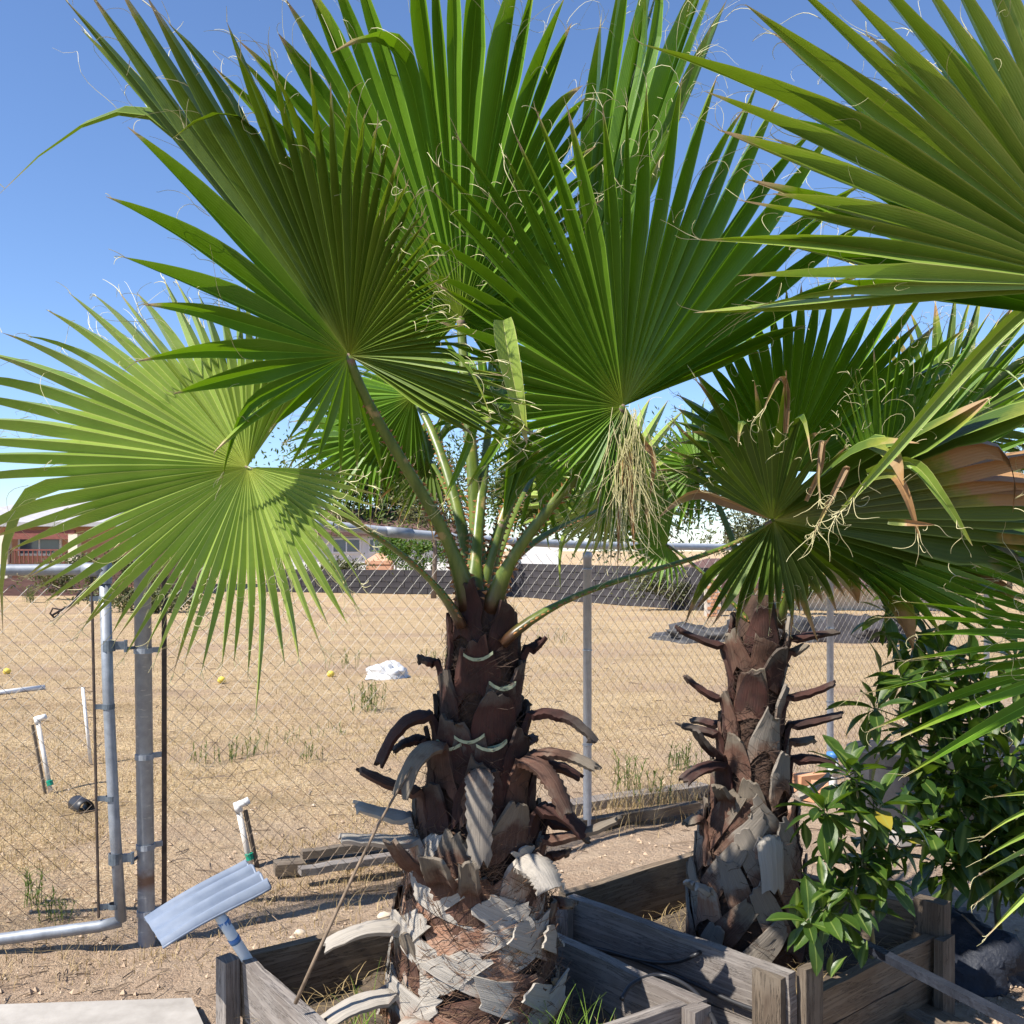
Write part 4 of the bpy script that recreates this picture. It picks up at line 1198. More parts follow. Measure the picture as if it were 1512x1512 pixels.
# F8: low frond carried to the right on a long thorny stalk
tips = T([(1010, 712, 2.8), (985, 600, 2.66), (1030, 560, 2.6), (1085, 560, 2.56), (1130, 560, 2.55), (1170, 545, 2.5), (1212, 600, 2.5), (1260, 640, 2.5), (1330, 600, 2.45)])
fr8 = frond(palm1, cb1(742, 950, -.08), P(1141, 768, 2.86), tips, 14, 0.5, 0.02, 0.5, 'frond_tired', True, pet=0.0165, basedir=(.9, -.1, .9), dead=(0,), bend=2.5, jit=0.18, label='low half dead frond on a long thorny arching stalk')
tips = T([(1400, 560, 2.42), (1500, 520, 2.28), (1590, 560, 2.28), (1630, 620, 2.34), (1640, 700, 2.5), (1620, 780, 2.8), (1570, 850, 3.05), (1480, 880, 3.15), (1380, 900, 3.15), (1290, 890, 3.1), (1237, 890, 3.0), (1180, 915, 2.9), (1170, 920, 2.86), (1110, 905, 2.86), (1045, 915, 2.84), (1010, 880, 2.86)])
frond(palm1, cb1(744, 952, -.07), P(1142, 768, 2.86), tips, 34, 0.66, 0.02, 1.4, 'frond_tired', True, pet=0.012, basedir=(.9, -.1, .9), dead=(3, 4, 5, 6), deadmat='frond_half', tlen=0.25, into=fr8, bend=2.5, jit=0.16)
strap(fr8, [P(1280, 700, 2.55), P(1345, 684, 2.5), P(1392, 735, 2.48), P(1436, 806, 2.5)], .017, 'frond_pale', 4)
strap(fr8, [P(1280, 705, 2.56), P(1318, 700, 2.5), P(1340, 735, 2.48), P(1358, 795, 2.5)], .014, 'frond_half', 4)
strap(fr8, [P(1190, 740, 2.6), P(1212, 690, 2.56), P(1214, 650, 2.5), P(1208, 700, 2.48), P(1212, 745, 2.48)], .007, 'frond_dead', 10)
strap(fr8, [P(1160, 640, 2.6), P(1162, 575, 2.56), P(1150, 560, 2.5), P(1125, 610, 2.5)], .008, 'frond_dead', 4)
strap(fr8, [P(1240, 720, 2.55), P(1250, 690, 2.5), P(1225, 740, 2.48), P(1200, 790, 2.48)], .009, 'frond_dead', 16)
strap(fr8, [P(1310, 770, 2.5), P(1340, 772, 2.46), P(1380, 775, 2.46)], .009, 'frond_half', 2)
# a broken blade hanging in front of the crown
strap(fr1, [P(742, 470, 2.3), P(750, 520, 2.29), P(762, 580, 2.3), P(778, 655, 2.32)], .027, 'frond_pale', 5)
strap(fr1, [P(720, 560, 2.5), P(690, 660, 2.5), P(655, 742, 2.52)], .012, 'frond_green', 3)
strap(fr1, [P(760, 600, 2.55), P(730, 660, 2.55), P(690, 720, 2.57)], .014, 'frond_green', 3)
# young spear in the middle and further stalks at the back
frond(palm1, cb1(712, 900, .0), P(742, 770, 2.72), T([(775, 640, 2.72), (790, 655, 2.72), (800, 690, 2.75), (760, 620, 2.7)]), 6, 0.8, 0.02, 1.0, 'frond_green', False, pet=0.016, threads=2.0)
frond(palm1, cb1(700, 900, -.03), P(722, 620, 2.95), T([(640, 640, 3.2), (600, 560, 3.3), (640, 500, 3.4), (720, 480, 3.4), (800, 500, 3.4), (830, 580, 3.3), (800, 660, 3.2)]), 24, 0.5, 0.03, 0.6, 'frond_green', False, pet=0.018, basedir=(0, .2, 1))

# ================= palm 2 (the slim trunk)
tr2 = Trunk(([(0.1, 0.772), (0.6, 0.785), (1.28, 0.815)], [(0.1, 3.25), (1.3, 3.25)]),
            [(0.08, 0.20), (0.2, 0.182), (0.40, 0.168), (0.61, 0.132), (0.83, 0.095), (0.95, 0.082), (1.05, 0.074), (1.18, 0.082), (1.26, 0.06), (1.33, 0.05)])
palm2 = thing('fan_palm', tr2.cen(0.12), 'shorter fan palm with slim brown trunk and curled stubs standing in shade', 'palm tree', 'fan palms in the yard')
trunk_core(palm2, tr2, 0.1, 1.33)
RAG = 0.5
z = 0.16; ph = 75.0
while z < 0.62:
    ph += 137.5
    boot(palm2, tr2, ph, z, rng.choice((-1, 1)) * rng.uniform(.35, .8), 0.20, 0.046, mat='boot_grey' if rng.random() < .8 else 'boot_mid', notch=.06, lift=0.026, th=.007)
    z += 0.0125
while z < 1.18:
    ph += 137.5
    boot(palm2, tr2, ph, z, rng.uniform(-.15, .15), 0.17, 0.062, mat='boot_grey' if rng.random() < .3 else 'boot_mid' if z < 0.95 or rng.random() < .4 else 'boot_fresh', notch=0.35, lift=0.028, taper=.65)
    z += 0.026
S2 = [(185, 975, .14, .05, .020, 'boot_fresh', .7), (-8, 965, .17, .035, .020, 'boot_fresh', .3), (-4, 985, .05, .03, .022, 'boot_mid', .4),
      (188, 1055, .11, .06, .020, 'boot_fresh', .4), (-10, 1050, .15, .055, .020, 'boot_fresh', .4), (192, 1105, .13, .05, .024, 'boot_fresh', .5),
      (-6, 1092, .15, .03, .023, 'boot_fresh', .5), (186, 1135, .08, .09, .020, 'boot_fresh', .2), (200, 1145, .19, -.01, .026, 'boot_fresh', .8),
      (-12, 1120, .10, .02, .020, 'boot_mid', .4), (-5, 1145, .14, -.01, .024, 'boot_fresh', .7), (-35, 1190, .09, .06, .028, 'boot_old', .4),
      (-75, 1240, .04, -.16, .032, 'boot_old', 1.9), (185, 1230, .06, -.005, .02, 'boot_mid', .4), (205, 1320, .06, .05, .03, 'boot_old', .3),
      (250, 1190, .05, .06, .022, 'boot_mid', .3), (60, 1050, .13, .03, .02, 'boot_fresh', .6), (120, 1100, .13, .03, .02, 'boot_fresh', .6)]
for (phi, py, out, dz, ws, mat, curl) in S2:
    phi += rng.uniform(-22, 22); out *= rng.uniform(.8, 1.15); dz += rng.uniform(-.025, .025)
    boot(palm2, tr2, phi, zp(py, 3.2) - 0.055, 0, 0.12, max(0.042, ws * 1.9), out, dz, ws * 1.1, mat, 0.25, 0.024, curl)
for (phi, py) in ((-85, 985), (-110, 1030)):
    boot(palm2, tr2, phi, zp(py, 3.17) - 0.03, 0, 0.16, 0.062, mat='boot_mid', notch=0.05, lift=0.02)
fibres(palm2, tr2, 0.15, 1.22, 1500, 0.014, 'fibre_dark')
cb2 = lambda px, py, dy: P(px, py, 3.25 + dy)
tips = T([(1030, 730, 3.5), (1010, 650, 3.5), (1015, 570, 3.25), (1045, 505, 3.15), (1085, 465, 3.15), (1135, 435, 3.15), (1185, 420, 3.15), (1240, 415, 3.15), (1300, 415, 3.15), (1360, 430, 3.15), (1410, 475, 3.15), (1430, 540, 3.25), (1400, 620, 3.5), (1330, 700, 3.5)])
frond(palm2, cb2(1130, 925, .05), P(1160, 695, 3.42), tips, 44, 0.72, 0.01, 1.6, 'frond_green', True, pet=0.017, basedir=(0, .1, 1), label='upright frond glowing with sunlit ribs behind the low tired one')
tips = T([(1230, 640, 3.2), (1250, 585, 3.2), (1280, 510, 3.0), (1310, 490, 3.0), (1350, 480, 3.0), (1400, 470, 3.0), (1450, 455, 3.05), (1510, 440, 3.05), (1550, 470, 3.05), (1540, 540, 3.05), (1560, 620, 3.05)])
frond(palm2, cb2(1140, 922, .02), P(1300, 735, 3.2), tips, 26, 0.5, 0.02, 0.6, 'frond_green', True, pet=0.016, basedir=(.4, 0, 1), label='frond with short upright spiky segments above the curling brown tips')
tips = T([(1420, 690, 3.0), (1500, 740, 2.95), (1560, 800, 2.9), (1590, 880, 2.85), (1580, 950, 2.8), (1540, 1000, 2.8), (1470, 960, 2.85), (1400, 925, 2.9), (1330, 900, 2.95), (1280, 880, 3.0)])
frond(palm2, cb2(1145, 925, 0), P(1195, 790, 3.1), tips, 24, 0.6, 0.05, 0.7, 'frond_green', True, pet=0.016, basedir=(.5, -.1, 1), label='drooping frond with sunlit streaks hanging over the leafy shrub')
tips = T([(1030, 780, 3.5), (980, 790, 3.5), (950, 770, 3.5), (945, 720, 3.5), (960, 660, 3.5), (985, 620, 3.55), (1020, 590, 3.6), (1060, 600, 3.6), (1100, 620, 3.6)])
frond(palm2, cb2(1122, 925, .05), P(1030, 690, 3.5), tips, 26, 0.5, 0.04, 0.6, 'frond_green', False, pet=0.015, basedir=(-.3, .1, 1))
tips = T([(1015, 850, 3.3), (985, 870, 3.25), (950, 860, 3.25), (925, 830, 3.25), (900, 800, 3.25), (910, 760, 3.3), (950, 720, 3.3), (1000, 700, 3.3)])
frond(palm2, cb2(1115, 930, -.03), P(985, 805, 3.3), tips, 22, 0.5, 0.06, 0.6, 'frond_green', False, pet=0.014, basedir=(-.6, 0, .8))
tips = T([(1300, 500, 3.9), (1380, 440, 3.9), (1450, 420, 3.9), (1530, 430, 3.9), (1580, 520, 3.9), (1570, 620, 3.8), (1520, 700, 3.8), (1440, 740, 3.8)])
frond(palm2, cb2(1140, 922, .08), P(1390, 640, 3.6), tips, 26, 0.55, 0.03, 0.6, 'frond_tired', False, pet=0.015, basedir=(.4, .3, 1))

tips = T([(1330, 690, 3.7), (1400, 640, 3.7), (1480, 640, 3.7), (1560, 690, 3.7), (1590, 780, 3.7), (1540, 860, 3.7), (1460, 900, 3.7), (1380, 880, 3.7), (1310, 840, 3.7)])
frond(palm2, cb2(1138, 925, .05), P(1370, 770, 3.45), tips, 26, 0.5, 0.05, 0.7, 'frond_green', False, pet=0.014, basedir=(.5, .2, .8))

# ================= palm 3: stands outside the picture to the right, its fronds reach in
tr3 = Trunk(([(0.1, 2.05), (1.4, 2.0)], [(0.1, 2.35), (1.4, 2.35)]), [(0.05, 0.22), (0.4, 0.2), (0.8, 0.15), (1.4, 0.08)])
palm3 = thing('fan_palm', tr3.cen(0.0), 'fan palm whose long bright fronds reach in above the shrub', 'palm tree', 'fan palms in the yard')
trunk_core(palm3, tr3, -0.02, 1.42)
z = 0.15; ph = 0
while z < 1.3:
    ph += 137.5
    boot(palm3, tr3, ph, z, rng.uniform(-.3, .3), 0.16, 0.065, mat='boot_mid', notch=0.3, lift=0.02)
    z += 0.05
b3 = Vector((2.0, 2.35, 1.36))
tips = T([(1043, 452, 1.72), (1134, 421, 1.66), (1023, 322, 1.70), (1129, 251, 1.66), (1058, 203, 1.66), (1026, 158, 1.66), (1031, 116, 1.64), (955, 66, 1.68), (968, 36, 1.66), (998, 8, 1.66), (1070, -5, 1.64), (1130, -60, 1.62), (1190, -25, 1.60), (1290, -80, 1.62), (1400, -120, 1.64), (1500, -120, 1.68)])
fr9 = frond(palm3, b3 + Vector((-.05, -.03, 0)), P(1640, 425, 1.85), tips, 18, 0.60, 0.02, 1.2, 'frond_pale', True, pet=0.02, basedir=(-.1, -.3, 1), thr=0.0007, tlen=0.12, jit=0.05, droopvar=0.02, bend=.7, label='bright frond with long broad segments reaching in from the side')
tips = T([(1330, 1130, 2.0), (1268, 1080, 2.05), (1300, 1030, 2.05), (1380, 985, 2.0), (1340, 955, 2.05), (1300, 900, 2.1), (1380, 870, 2.1), (1450, 840, 2.1)])
frond(palm3, b3 + Vector((-.06, 0, -.05)), P(1690, 960, 2.1), tips, 13, 0.45, 0.06, 0.6, 'frond_green', True, pet=0.017, basedir=(-.4, -.1, .6), thr=0.0008, bend=.2, label='lower frond with drooping segments in front of the leafy shrub')
tips = T([(1440, 1375, 2.0), (1425, 1310, 2.0), (1455, 1255, 2.0), (1465, 1170, 2.0)])
frond(palm3, b3 + Vector((-.05, -.05, -.12)), P(1700, 1180, 2.1), tips, 6, 0.45, 0.08, 0.6, 'frond_pale', False, pet=0.015, basedir=(-.6, -.1, .3), thr=0.0008)
frond(palm3, b3, P(1665, 480, 1.95), T([(1180, 395, 1.9), (1090, 300, 1.9), (1120, 200, 1.9), (1060, 130, 1.9), (1090, 40, 1.9), (1180, 40, 1.9), (1300, 0, 1.95), (1440, 60, 2.0)]), 11, 0.6, 0.0, 1.2, 'frond_green', True, into=fr9, jit=.1)
strap(fr9, [P(1600, 400, 2.15), P(1500, 470, 2.2), P(1400, 575, 2.25), P(1300, 690, 2.3), P(1235, 760, 2.35)], .019, 'frond_pale', 18)
frond(palm3, b3, P(1800, 520, 2.6), T([(1470, 330, 2.6), (1480, 180, 2.6), (1560, 60, 2.7), (1800, 0, 2.7), (2050, 150, 2.7), (2100, 500, 2.7)]), 22, 0.5, 0.02, 0.6, 'frond_green', False, pet=0.017)
# ------------------------------------------------------------------ leafy shrubs
def leaf_mesh(i):
    b = MB(); ln, wd = 1.0, rng.uniform(0.165, 0.205)
    bend = rng.uniform(0.08, 0.45); fold = rng.uniform(0.25, 0.5)
    rows = []; uv = []
    for q in range(8):
        t = q / 7
        w_ = wd * (0.05 + 0.95 * math.sin(math.pi * t ** 1.35) ** 0.85) * (1.0 if 0 < q < 7 else 0.3)
        y = t * ln; z = -bend * t * t
        wv = 0.02 * math.sin(t * 9 + i)
        rows.append([Vector((-w_, y, z + fold * w_ + wv)), Vector((0, y, z)), Vector((w_, y, z + fold * w_ - wv))]); uv.append([(0, t), (.5, t), (1, t)])
    b.quadgrid(rows, uv)
    return b.mesh('leaf', 'shrub_leaf', smooth=True)
LEAVES = [leaf_mesh(i) for i in range(6)]

def rosette(parent, c, axis, n, size, droop):
    axis = Vector(axis).normalized()
    for i in range(n):
        az = i * 2.4 + rng.uniform(-.3, .3)
        el = R(70) - (i / n) * R(95) - droop * R(20) + rng.uniform(-.25, .25)
        d = Vector((math.cos(az) * math.cos(el), math.sin(az) * math.cos(el), math.sin(el)))
        q = Vector((0, 0, 1)).rotation_difference(axis)
        d = (q @ d).normalized()
        upv = Vector((0, 0, 1)) if abs(d.z) < 0.95 else Vector((1, 0, 0))
        xa = d.cross(upv).normalized(); za = xa.cross(d).normalized()
        roll = Matrix.Rotation(rng.uniform(-.5, .5), 3, d)
        xa, za = roll @ xa, roll @ za
        s = size * rng.uniform(0.7, 1.15)
        o = bpy.data.objects.new('leaf', rng.choice(LEAVES))
        o.matrix_world = Matrix(((xa.x * s, d.x * s, za.x * s, c.x), (xa.y * s, d.y * s, za.y * s, c.y), (xa.z * s, d.z * s, za.z * s, c.z), (0, 0, 0, 1)))
        loc = Vector((c.x, c.y, c.z)) + d * 0.004 + axis * (-(i / n) * 0.03)
        mw = o.matrix_world.copy(); mw.translation = loc
        o.parent = parent
        o.matrix_basis = Matrix.Translation(-wpos(parent)) @ mw
        COL.objects.link(o)

def shrub(name, foot, label, stems, ros, size, extra=0):
    root = thing(name, foot, label, 'shrub')
    for pts, r0 in stems:
        b = MB(); b.tube(pts, lambda t: r0 * (1 - 0.6 * t), 7)
        b.build('stem', 'green_stem', root, smooth=True)
    for (c, ax, n, dr) in ros:
        rosette(root, c, ax, n, size, dr)
    if extra:
        b = MB()
        for i in range(extra):
            c, ax, n, dr = rng.choice(ros)
            o = c.lerp(foot + Vector((0, 0, .4)), rng.uniform(.02, .3)) + Vector((rng.gauss(0, .05), rng.gauss(0, .05), rng.gauss(0, .05)))
            d = Vector((rng.gauss(0, 1), rng.gauss(0, 1), rng.uniform(-1.3, .3))).normalized()
            x = d.cross(Vector((0, 0, 1))); x = x.normalized() if x.length > .01 else Vector((1, 0, 0)); zz = x.cross(d)
            s = size * rng.uniform(.6, 1.1)
            for v in rng.choice(LEAVES).vertices[:]: b.add(o + (x * v.co.x + d * v.co.y + zz * v.co.z) * s, (0.5 + v.co.x, v.co.y))
            k0 = len(b.v) - 24
            for q in range(7):
                for j in range(2): b.f.append((k0 + q * 3 + j, k0 + q * 3 + j + 1, k0 + q * 3 + j + 4, k0 + q * 3 + j + 3))
        b.build('inner_foliage', 'shrub_leaf', root, smooth=True, kind='stuff')
    return root

f1 = Vector((1.075, 2.98, 0.15))
top = P(1262, 1135, 2.86)
ros = [(P(1252, 1138, 2.86), (-.1, -.1, 1), 15, 0.2), (P(1215, 1195, 2.8), (-.5, -.3, .5), 15, .6), (P(1300, 1190, 2.9), (.5, -.1, .4), 14, .6),
       (P(1272, 1270, 2.9), (0, -.3, .5), 17, .9), (P(1310, 1300, 2.9), (.4, -.2, .3), 15, 1.0), (P(1215, 1345, 2.75), (-.5, -.4, .3), 12, .7), (P(1190, 1360, 2.72), (-.5, -.3, .4), 8, .5),
       (P(1330, 1240, 2.95), (.5, 0, .5), 9, .6), (P(1255, 1330, 2.82), (-.1, -.5, .3), 9, 1.0)]
stems = [([f1, P(1290, 1400, 2.96), P(1278, 1290, 2.92), P(1270, 1200, 2.89), top], 0.008)]
for r_ in ros[1:]:
    a = bez(f1, P(1280, 1300, 2.92), top, rng.uniform(0.35, 0.75))
    stems.append(([a, a.lerp(r_[0], .5) + Vector((0, 0, .02)), r_[0]], 0.004))
shrub('shrub', f1, 'small upright leafy shrub growing in the slim palm planter', stems, ros, 0.115, 90)

f2 = Vector((1.86, 3.75, 0.02))
C2 = [(1310, 905, 3.7), (1335, 880, 3.75), (1345, 950, 3.6), (1390, 965, 3.55), (1330, 1000, 3.5), (1290, 1045, 3.45), (1365, 1010, 3.5), (1430, 985, 3.6), (1470, 1040, 3.6), (1500, 970, 3.7),
      (1385, 1065, 3.55), (1430, 1090, 3.5), (1350, 1085, 3.6), (1490, 1120, 3.55), (1360, 1150, 3.5), (1410, 1140, 3.45), (1395, 1190, 3.45), (1450, 1175, 3.5), (1505, 1195, 3.5),
      (1370, 1225, 3.45), (1420, 1235, 3.4), (1470, 1240, 3.45), (1510, 1260, 3.45), (1390, 1275, 3.45), (1440, 1285, 3.4), (1490, 1300, 3.45), (1540, 1150, 3.6), (1550, 1050, 3.7), (1540, 1260, 3.5)]
ros = []; stems = []
mid = P(1450, 1130, 3.72)
trunkp = [f2, Vector((1.84, 3.76, 0.3)), mid, P(1400, 950, 3.75)]
stems.append((trunkp, 0.014))
for (px, py, y) in C2:
    c = P(px, py, y)
    t = min(0.95, max(0.25, (c.z - 0.1) / 1.3 - 0.1))
    a = f2.lerp(mid, t / 0.55) if t < 0.55 else mid.lerp(trunkp[-1], (t - .55) / .45)
    ax = (c - a); ax.z = abs(ax.z) * 0.5 + 0.05; ax.normalize()
    ax = (ax + Vector((0, -.2, .25))).normalized()
    low = py > 1130
    ros.append((c, ax, 10, 1.0 if low else 0.5))
    stems.append(([a, a.lerp(c, .55) + Vector((0, 0, .04)), c], 0.005))
shrub('shrub', f2, 'large dark leafy shrub beside the black pots', stems, ros, 0.145, 420)

# ------------------------------------------------------------------ grass in the planters
b = MB()
def tuft(b, p, n, h, w=0.003):
    for i in range(n):
        b.tint = rng.random()
        q = p + Vector((rng.uniform(-.04, .04), rng.uniform(-.04, .04), 0))
        blade(b, q, h * rng.uniform(.5, 1.15), w * rng.uniform(.6, 1.2), rng.uniform(.15, .9), rng.random() * 6.28, 5)
for (px, py, y, n, h) in ((860, 1500, 2.45, 16, .21), (880, 1490, 2.5, 12, .17), (800, 1500, 2.4, 9, .26), (830, 1480, 2.52, 10, .2), (905, 1490, 2.55, 8, .12), (540, 1490, 2.6, 12, .14), (510, 1500, 2.55, 10, .1), (560, 1505, 2.42, 14, .09), (530, 1460, 2.75, 5, .18), (760, 1510, 2.35, 10, .12), (950, 1505, 2.5, 8, .1)):
    g = P(px, py, y); g.z = 0.17
    tuft(b, g, n, h)
tag(b.build('planter_grass', 'grass_leaf', kind='stuff'), 'thin green grass blades growing inside the front planter', 'grass')
b = MB()
for i in range(700):
    u, v = rng.random(), rng.random()
    q = BX1['L'].lerp(BX1['Fr'], .05 + .9 * u).lerp(BX1['B'].lerp(BX1['R'], .05 + .9 * u), .05 + .9 * v)
    q.z = 0.18; b.tint = rng.random()
    blade(b, q, rng.uniform(.03, .09), 0.0015, rng.uniform(.5, 2.4), rng.random() * 6.28, 3)
for i in range(500):
    u, v = rng.random(), rng.random()
    q = BX2['L'].lerp(BX2['Fr'], .05 + .9 * u).lerp(BX2['B'].lerp(BX2['R'], .05 + .9 * u), .05 + .9 * v)
    q.z = 0.16; b.tint = rng.random()
    blade(b, q, rng.uniform(.03, .08), 0.0015, rng.uniform(.5, 2.4), rng.random() * 6.28, 3)
tag(b.build('dry_litter', 'straw', kind='stuff'), 'dry grass and litter on the soil inside the planters', 'dry grass')

# ------------------------------------------------------------------ the tin sheet on a pole
tin = thing('tin_sheet_stand', P(370, 1425, 2.80), 'bent blue grey tin panel ribbed for shadow stripes on a leaning pole with painted shade bands', 'metal stand')
A, B_, C_, D_ = P(214, 1352, 2.72), P(362, 1272, 2.92), P(398, 1304, 2.80), P(236, 1393, 2.60)   # far-left, far-right, near-right, near-left
A, B_, C_, D_ = P(212, 1353, 2.78), P(362, 1271, 2.98), P(398, 1306, 2.80), P(238, 1393, 2.60)
b = MB(); rows = []; uv = []
nrm = (B_ - A).cross(D_ - A).normalized()
if nrm.z < 0: nrm = -nrm
for i in range(25):
    v = i / 24
    lip = 0.0
    row = []
    for j in range(13):
        u = j / 12
        p = A.lerp(B_, u).lerp(D_.lerp(C_, u), v)
        amp = 0.018 * min(1, u * 1.25 + .12)  # ribs shaped to make the dark stripes of frond-tip shadows
        p += nrm * (amp * math.cos(v * 2 * math.pi * 3.2) + 0.004 * math.sin(u * 5) )
        if v < 0.03: p -= nrm * 0.012
        if v > 0.97: p -= nrm * 0.010
        row.append(p)
    rows.append(row)
b.quadgrid(rows)
b.quadgrid([[p - nrm * 0.0022 for p in reversed(r)] for r in rows])
b.build('sheet', 'painted_tin', tin, smooth=True)
for (s, e, nm) in ((rows[0], None, 'back_edge'), (rows[-1], None, 'front_edge')):
    b = MB(); b.tube([p - nrm * 0.004 for p in s], 0.004, 6); b.build(nm, 'painted_tin', tin, smooth=True)
b = MB(); b.tube([rows[i][12] - nrm * 0.003 for i in range(0, 25, 2)], 0.0045, 6); b.build('side_flange', 'painted_tin', tin, smooth=True)
b = MB(); b.tube([P(322, 1348, 2.72), P(345, 1385, 2.75), P(370, 1425, 2.79), P(392, 1466, 2.83)], 0.0155, 12); b.build('pole', 'pole_paint', tin, smooth=True)
for (px, py, y) in ((331, 1362, 2.733), (346, 1387, 2.752)):  # frond shadows on the pole, painted as coloured bands
    b = MB(); c = P(px, py, y); ax = (P(370, 1425, 2.79) - P(322, 1348, 2.72)).normalized()
    b.lathe(c, [(0.0158, -.009), (0.0168, -.009), (0.0168, .009), (0.0158, .009)], 12, axis=ax); b.build('shade_stripe', 'blue_cap_and_shade', tin, smooth=True)

# ------------------------------------------------------------------ pipes, pots, rubbish
def riser(base, top, label, side, stake_off, elbow=True, tape=True):
    root = thing('pvc_pipe', base, label, 'pipe')
    b = MB(); b.tube([base - Vector((0, 0, .03)), top], 0.0135, 12); b.build('pipe', 'pvc_dirty', root, smooth=True)
    ax = (top - base).normalized()
    if elbow:
        b = MB(); b.tube([top - ax * 0.03, top + ax * 0.018], 0.0185, 12)
        b.tube([top + ax * 0.004, top + ax * 0.006 + side * 0.03, top + ax * 0.012 + side * 0.055], 0.0175, 12)
        b.build('elbow', 'pvc', root, smooth=True)
    if tape:
        b = MB(); c = base + ax * 0.05
        b.lathe(c, [(0.0145, -.016), (0.019, -.015), (0.0185, .0), (0.02, .014), (0.0145, .017)], 12, axis=ax); b.build('tape', 'green_tape', root)
    b = MB(); s0 = base + stake_off - Vector((0, 0, .03)); s1 = s0.lerp(top + stake_off, 0.93 if elbow and side.x > .9 else 0.62)
    b.tube([s0, s1], 0.011, 4); b.build('stake', 'wood_dark', root)
    return root
g = G(76, 1168)
riser(g, P(55, 1062, g.y + .05), 'white pvc riser with green tape and tee top behind the gate', Vector((1, 0, .1)).normalized(), Vector((-.03, -.012, 0)))
g = G(372, 1280)
riser(g, P(351, 1190, g.y), 'white pvc riser with elbow top and green tape behind the tin panel', Vector((.93, .2, .22)).normalized(), Vector((.028, .01, 0)))
g = G(134, 1128); b = MB(); b.tube([g, P(122, 1015, g.y)], 0.011, 10)
tag(b.build('pvc_pipe', 'pvc', smooth=True), 'thin bare white pipe standing in the field behind the gate', 'pipe')
b = MB(); b.tube([G(-40, 1028, .03), G(65, 1015, .03)], 0.028, 12)
tag(b.build('pvc_pipe', 'pvc', smooth=True), 'white pipe lying flat on the field behind the gate', 'pipe')
# black culvert stub
b = MB(); a, e = G(112, 1186, .03), G(146, 1204, .02)
ax = (e - a).normalized(); b.lathe(a, [(0.045, 0), (0.048, .01), (0.045, .02), (0.048, .04), (0.045, .06), (0.048, .08), (0.046, .15), (0.040, .15), (0.039, 0.02)], 16, axis=ax)
tag(b.build('drain_pipe', 'black_plastic', smooth=True), 'short black plastic drain pipe half buried behind the gate', 'pipe')
# white bag
def crumple(name, c, sx, sy, sz, mat, label, cat, seed, n=20, amp=.45, smooth=True):
    b = MB(); rows = []
    for i in range(n + 1):
        th = math.pi * i / n; row = []
        for j in range(n * 2):
            ph = 2 * math.pi * j / (n * 2)
            d = Vector((math.sin(th) * math.cos(ph), math.sin(th) * math.sin(ph), math.cos(th)))
            f = 1 + amp * nz(d.x * 1.6 + seed, d.y * 1.6, d.z * 1.6) + amp * .6 * abs(nz(d.x * 4 + seed, d.y * 4, d.z * 4)) + amp * .3 * nz(d.x * 9 + seed, d.y * 9, d.z * 9)
            row.append(c + Vector((d.x * sx * f, d.y * sy * f, max(-0.25, d.z) * sz * f)))
        rows.append(row)
    b.quadgrid(rows, close=True)
    return tag(b.build(name, mat, smooth=smooth), label, cat)
g = G(570, 1000, 0.0); crumple('plastic_bag', g + Vector((0, 0, .03)), .24, .2, .13, 'bag_white', 'crumpled white plastic bag lying in the dry field', 'plastic bag', 3.1)
g = G(585, 1097); crumple('stone', g + Vector((0, 0, .02)), .07, .05, .05, 'rock', 'pale flat stone in the field below the white bag', 'stone', 8.2, 8, .2)
g = G(1418 * 0 + 565, 1383); 
for (px, py, s, lab) in ((443, 1380, .022, 'small pale stone on the dirt near the leaning stick'), (568, 1357, .03, 'pale stone behind the front planter beside the trunk'), (200, 1258, .03, 'white chip of stone by the thick gate post')):
    g = G(px, py); crumple('stone', g + Vector((0, 0, s * .3)), s, s * .8, s * .6, 'rock', lab, 'stone', px * .1, 8, .25)
for (px, py, lab) in ((10, 995, 'yellow fruit lying in the straw farthest behind the gate'), (327, 1008, 'yellow fruit in the straw under the pale frond'), (488, 999, 'yellow fruit in the straw near the white bag')):
    g = G(px, py); b = MB(); b.lathe(g + Vector((0, 0, .03)), [(0.001, -.045), (.03, -.03), (.043, 0), (.03, .03), (.012, .045), (0.001, .05)], 14, axis=(1, .3, .2))
    tag(b.build('fruit', 'lemon', smooth=True), lab, 'fruit')
# timbers
def timber(a, e, w_, h_, mat, label, group='old timbers on the ground'):
    d = (e - a); ln = d.length; m = (a + e) / 2
    rot = d.to_track_quat('X', 'Z').to_matrix()
    b = MB(); seg = 8; rows = []
    for i in range(seg + 1):
        t = i / seg - .5
        o = Vector((0, .004 * nz(t * 6, ln * 9), .004 * nz(t * 7, ln * 5 + 3)))
        rows.append([m + rot @ (Vector((t * ln, y * w_ / 2, z * h_ / 2)) + o) for y, z in ((-1, -1), (1, -1), (1, 1), (-1, 1))])
    uv = [[(i / seg * ln, q * .09) for q in range(4)] for i in range(seg + 1)]
    idx = b.quadgrid(rows, uv, close=True); b.f.append(tuple(reversed(idx[0]))); b.f.append(tuple(idx[-1]))
    return tag(b.build('timber', mat), label, 'timber', group)
timber(G(405, 1283, .03), G(640, 1258, .03), .09, .05, 'wood_dark', 'long weathered timber lying behind the fence, lowest of its stack')
timber(G(440, 1290, .075) + Vector((0, .03, 0)), G(620, 1262, .075) + Vector((0, .03, 0)), .06, .03, 'wood_grey', 'grey batten lying on top of the dark timber behind the fence')
timber(G(445, 1262, .09), G(640, 1236, .09), .05, .035, 'wood_dark', 'thin dark timber at the back of the stack behind the fence')
timber(G(640, 1222, .035), G(1040, 1165, .035), .12, .07, 'wood_grey', 'long grey sleeper lying along the foot of the fence')
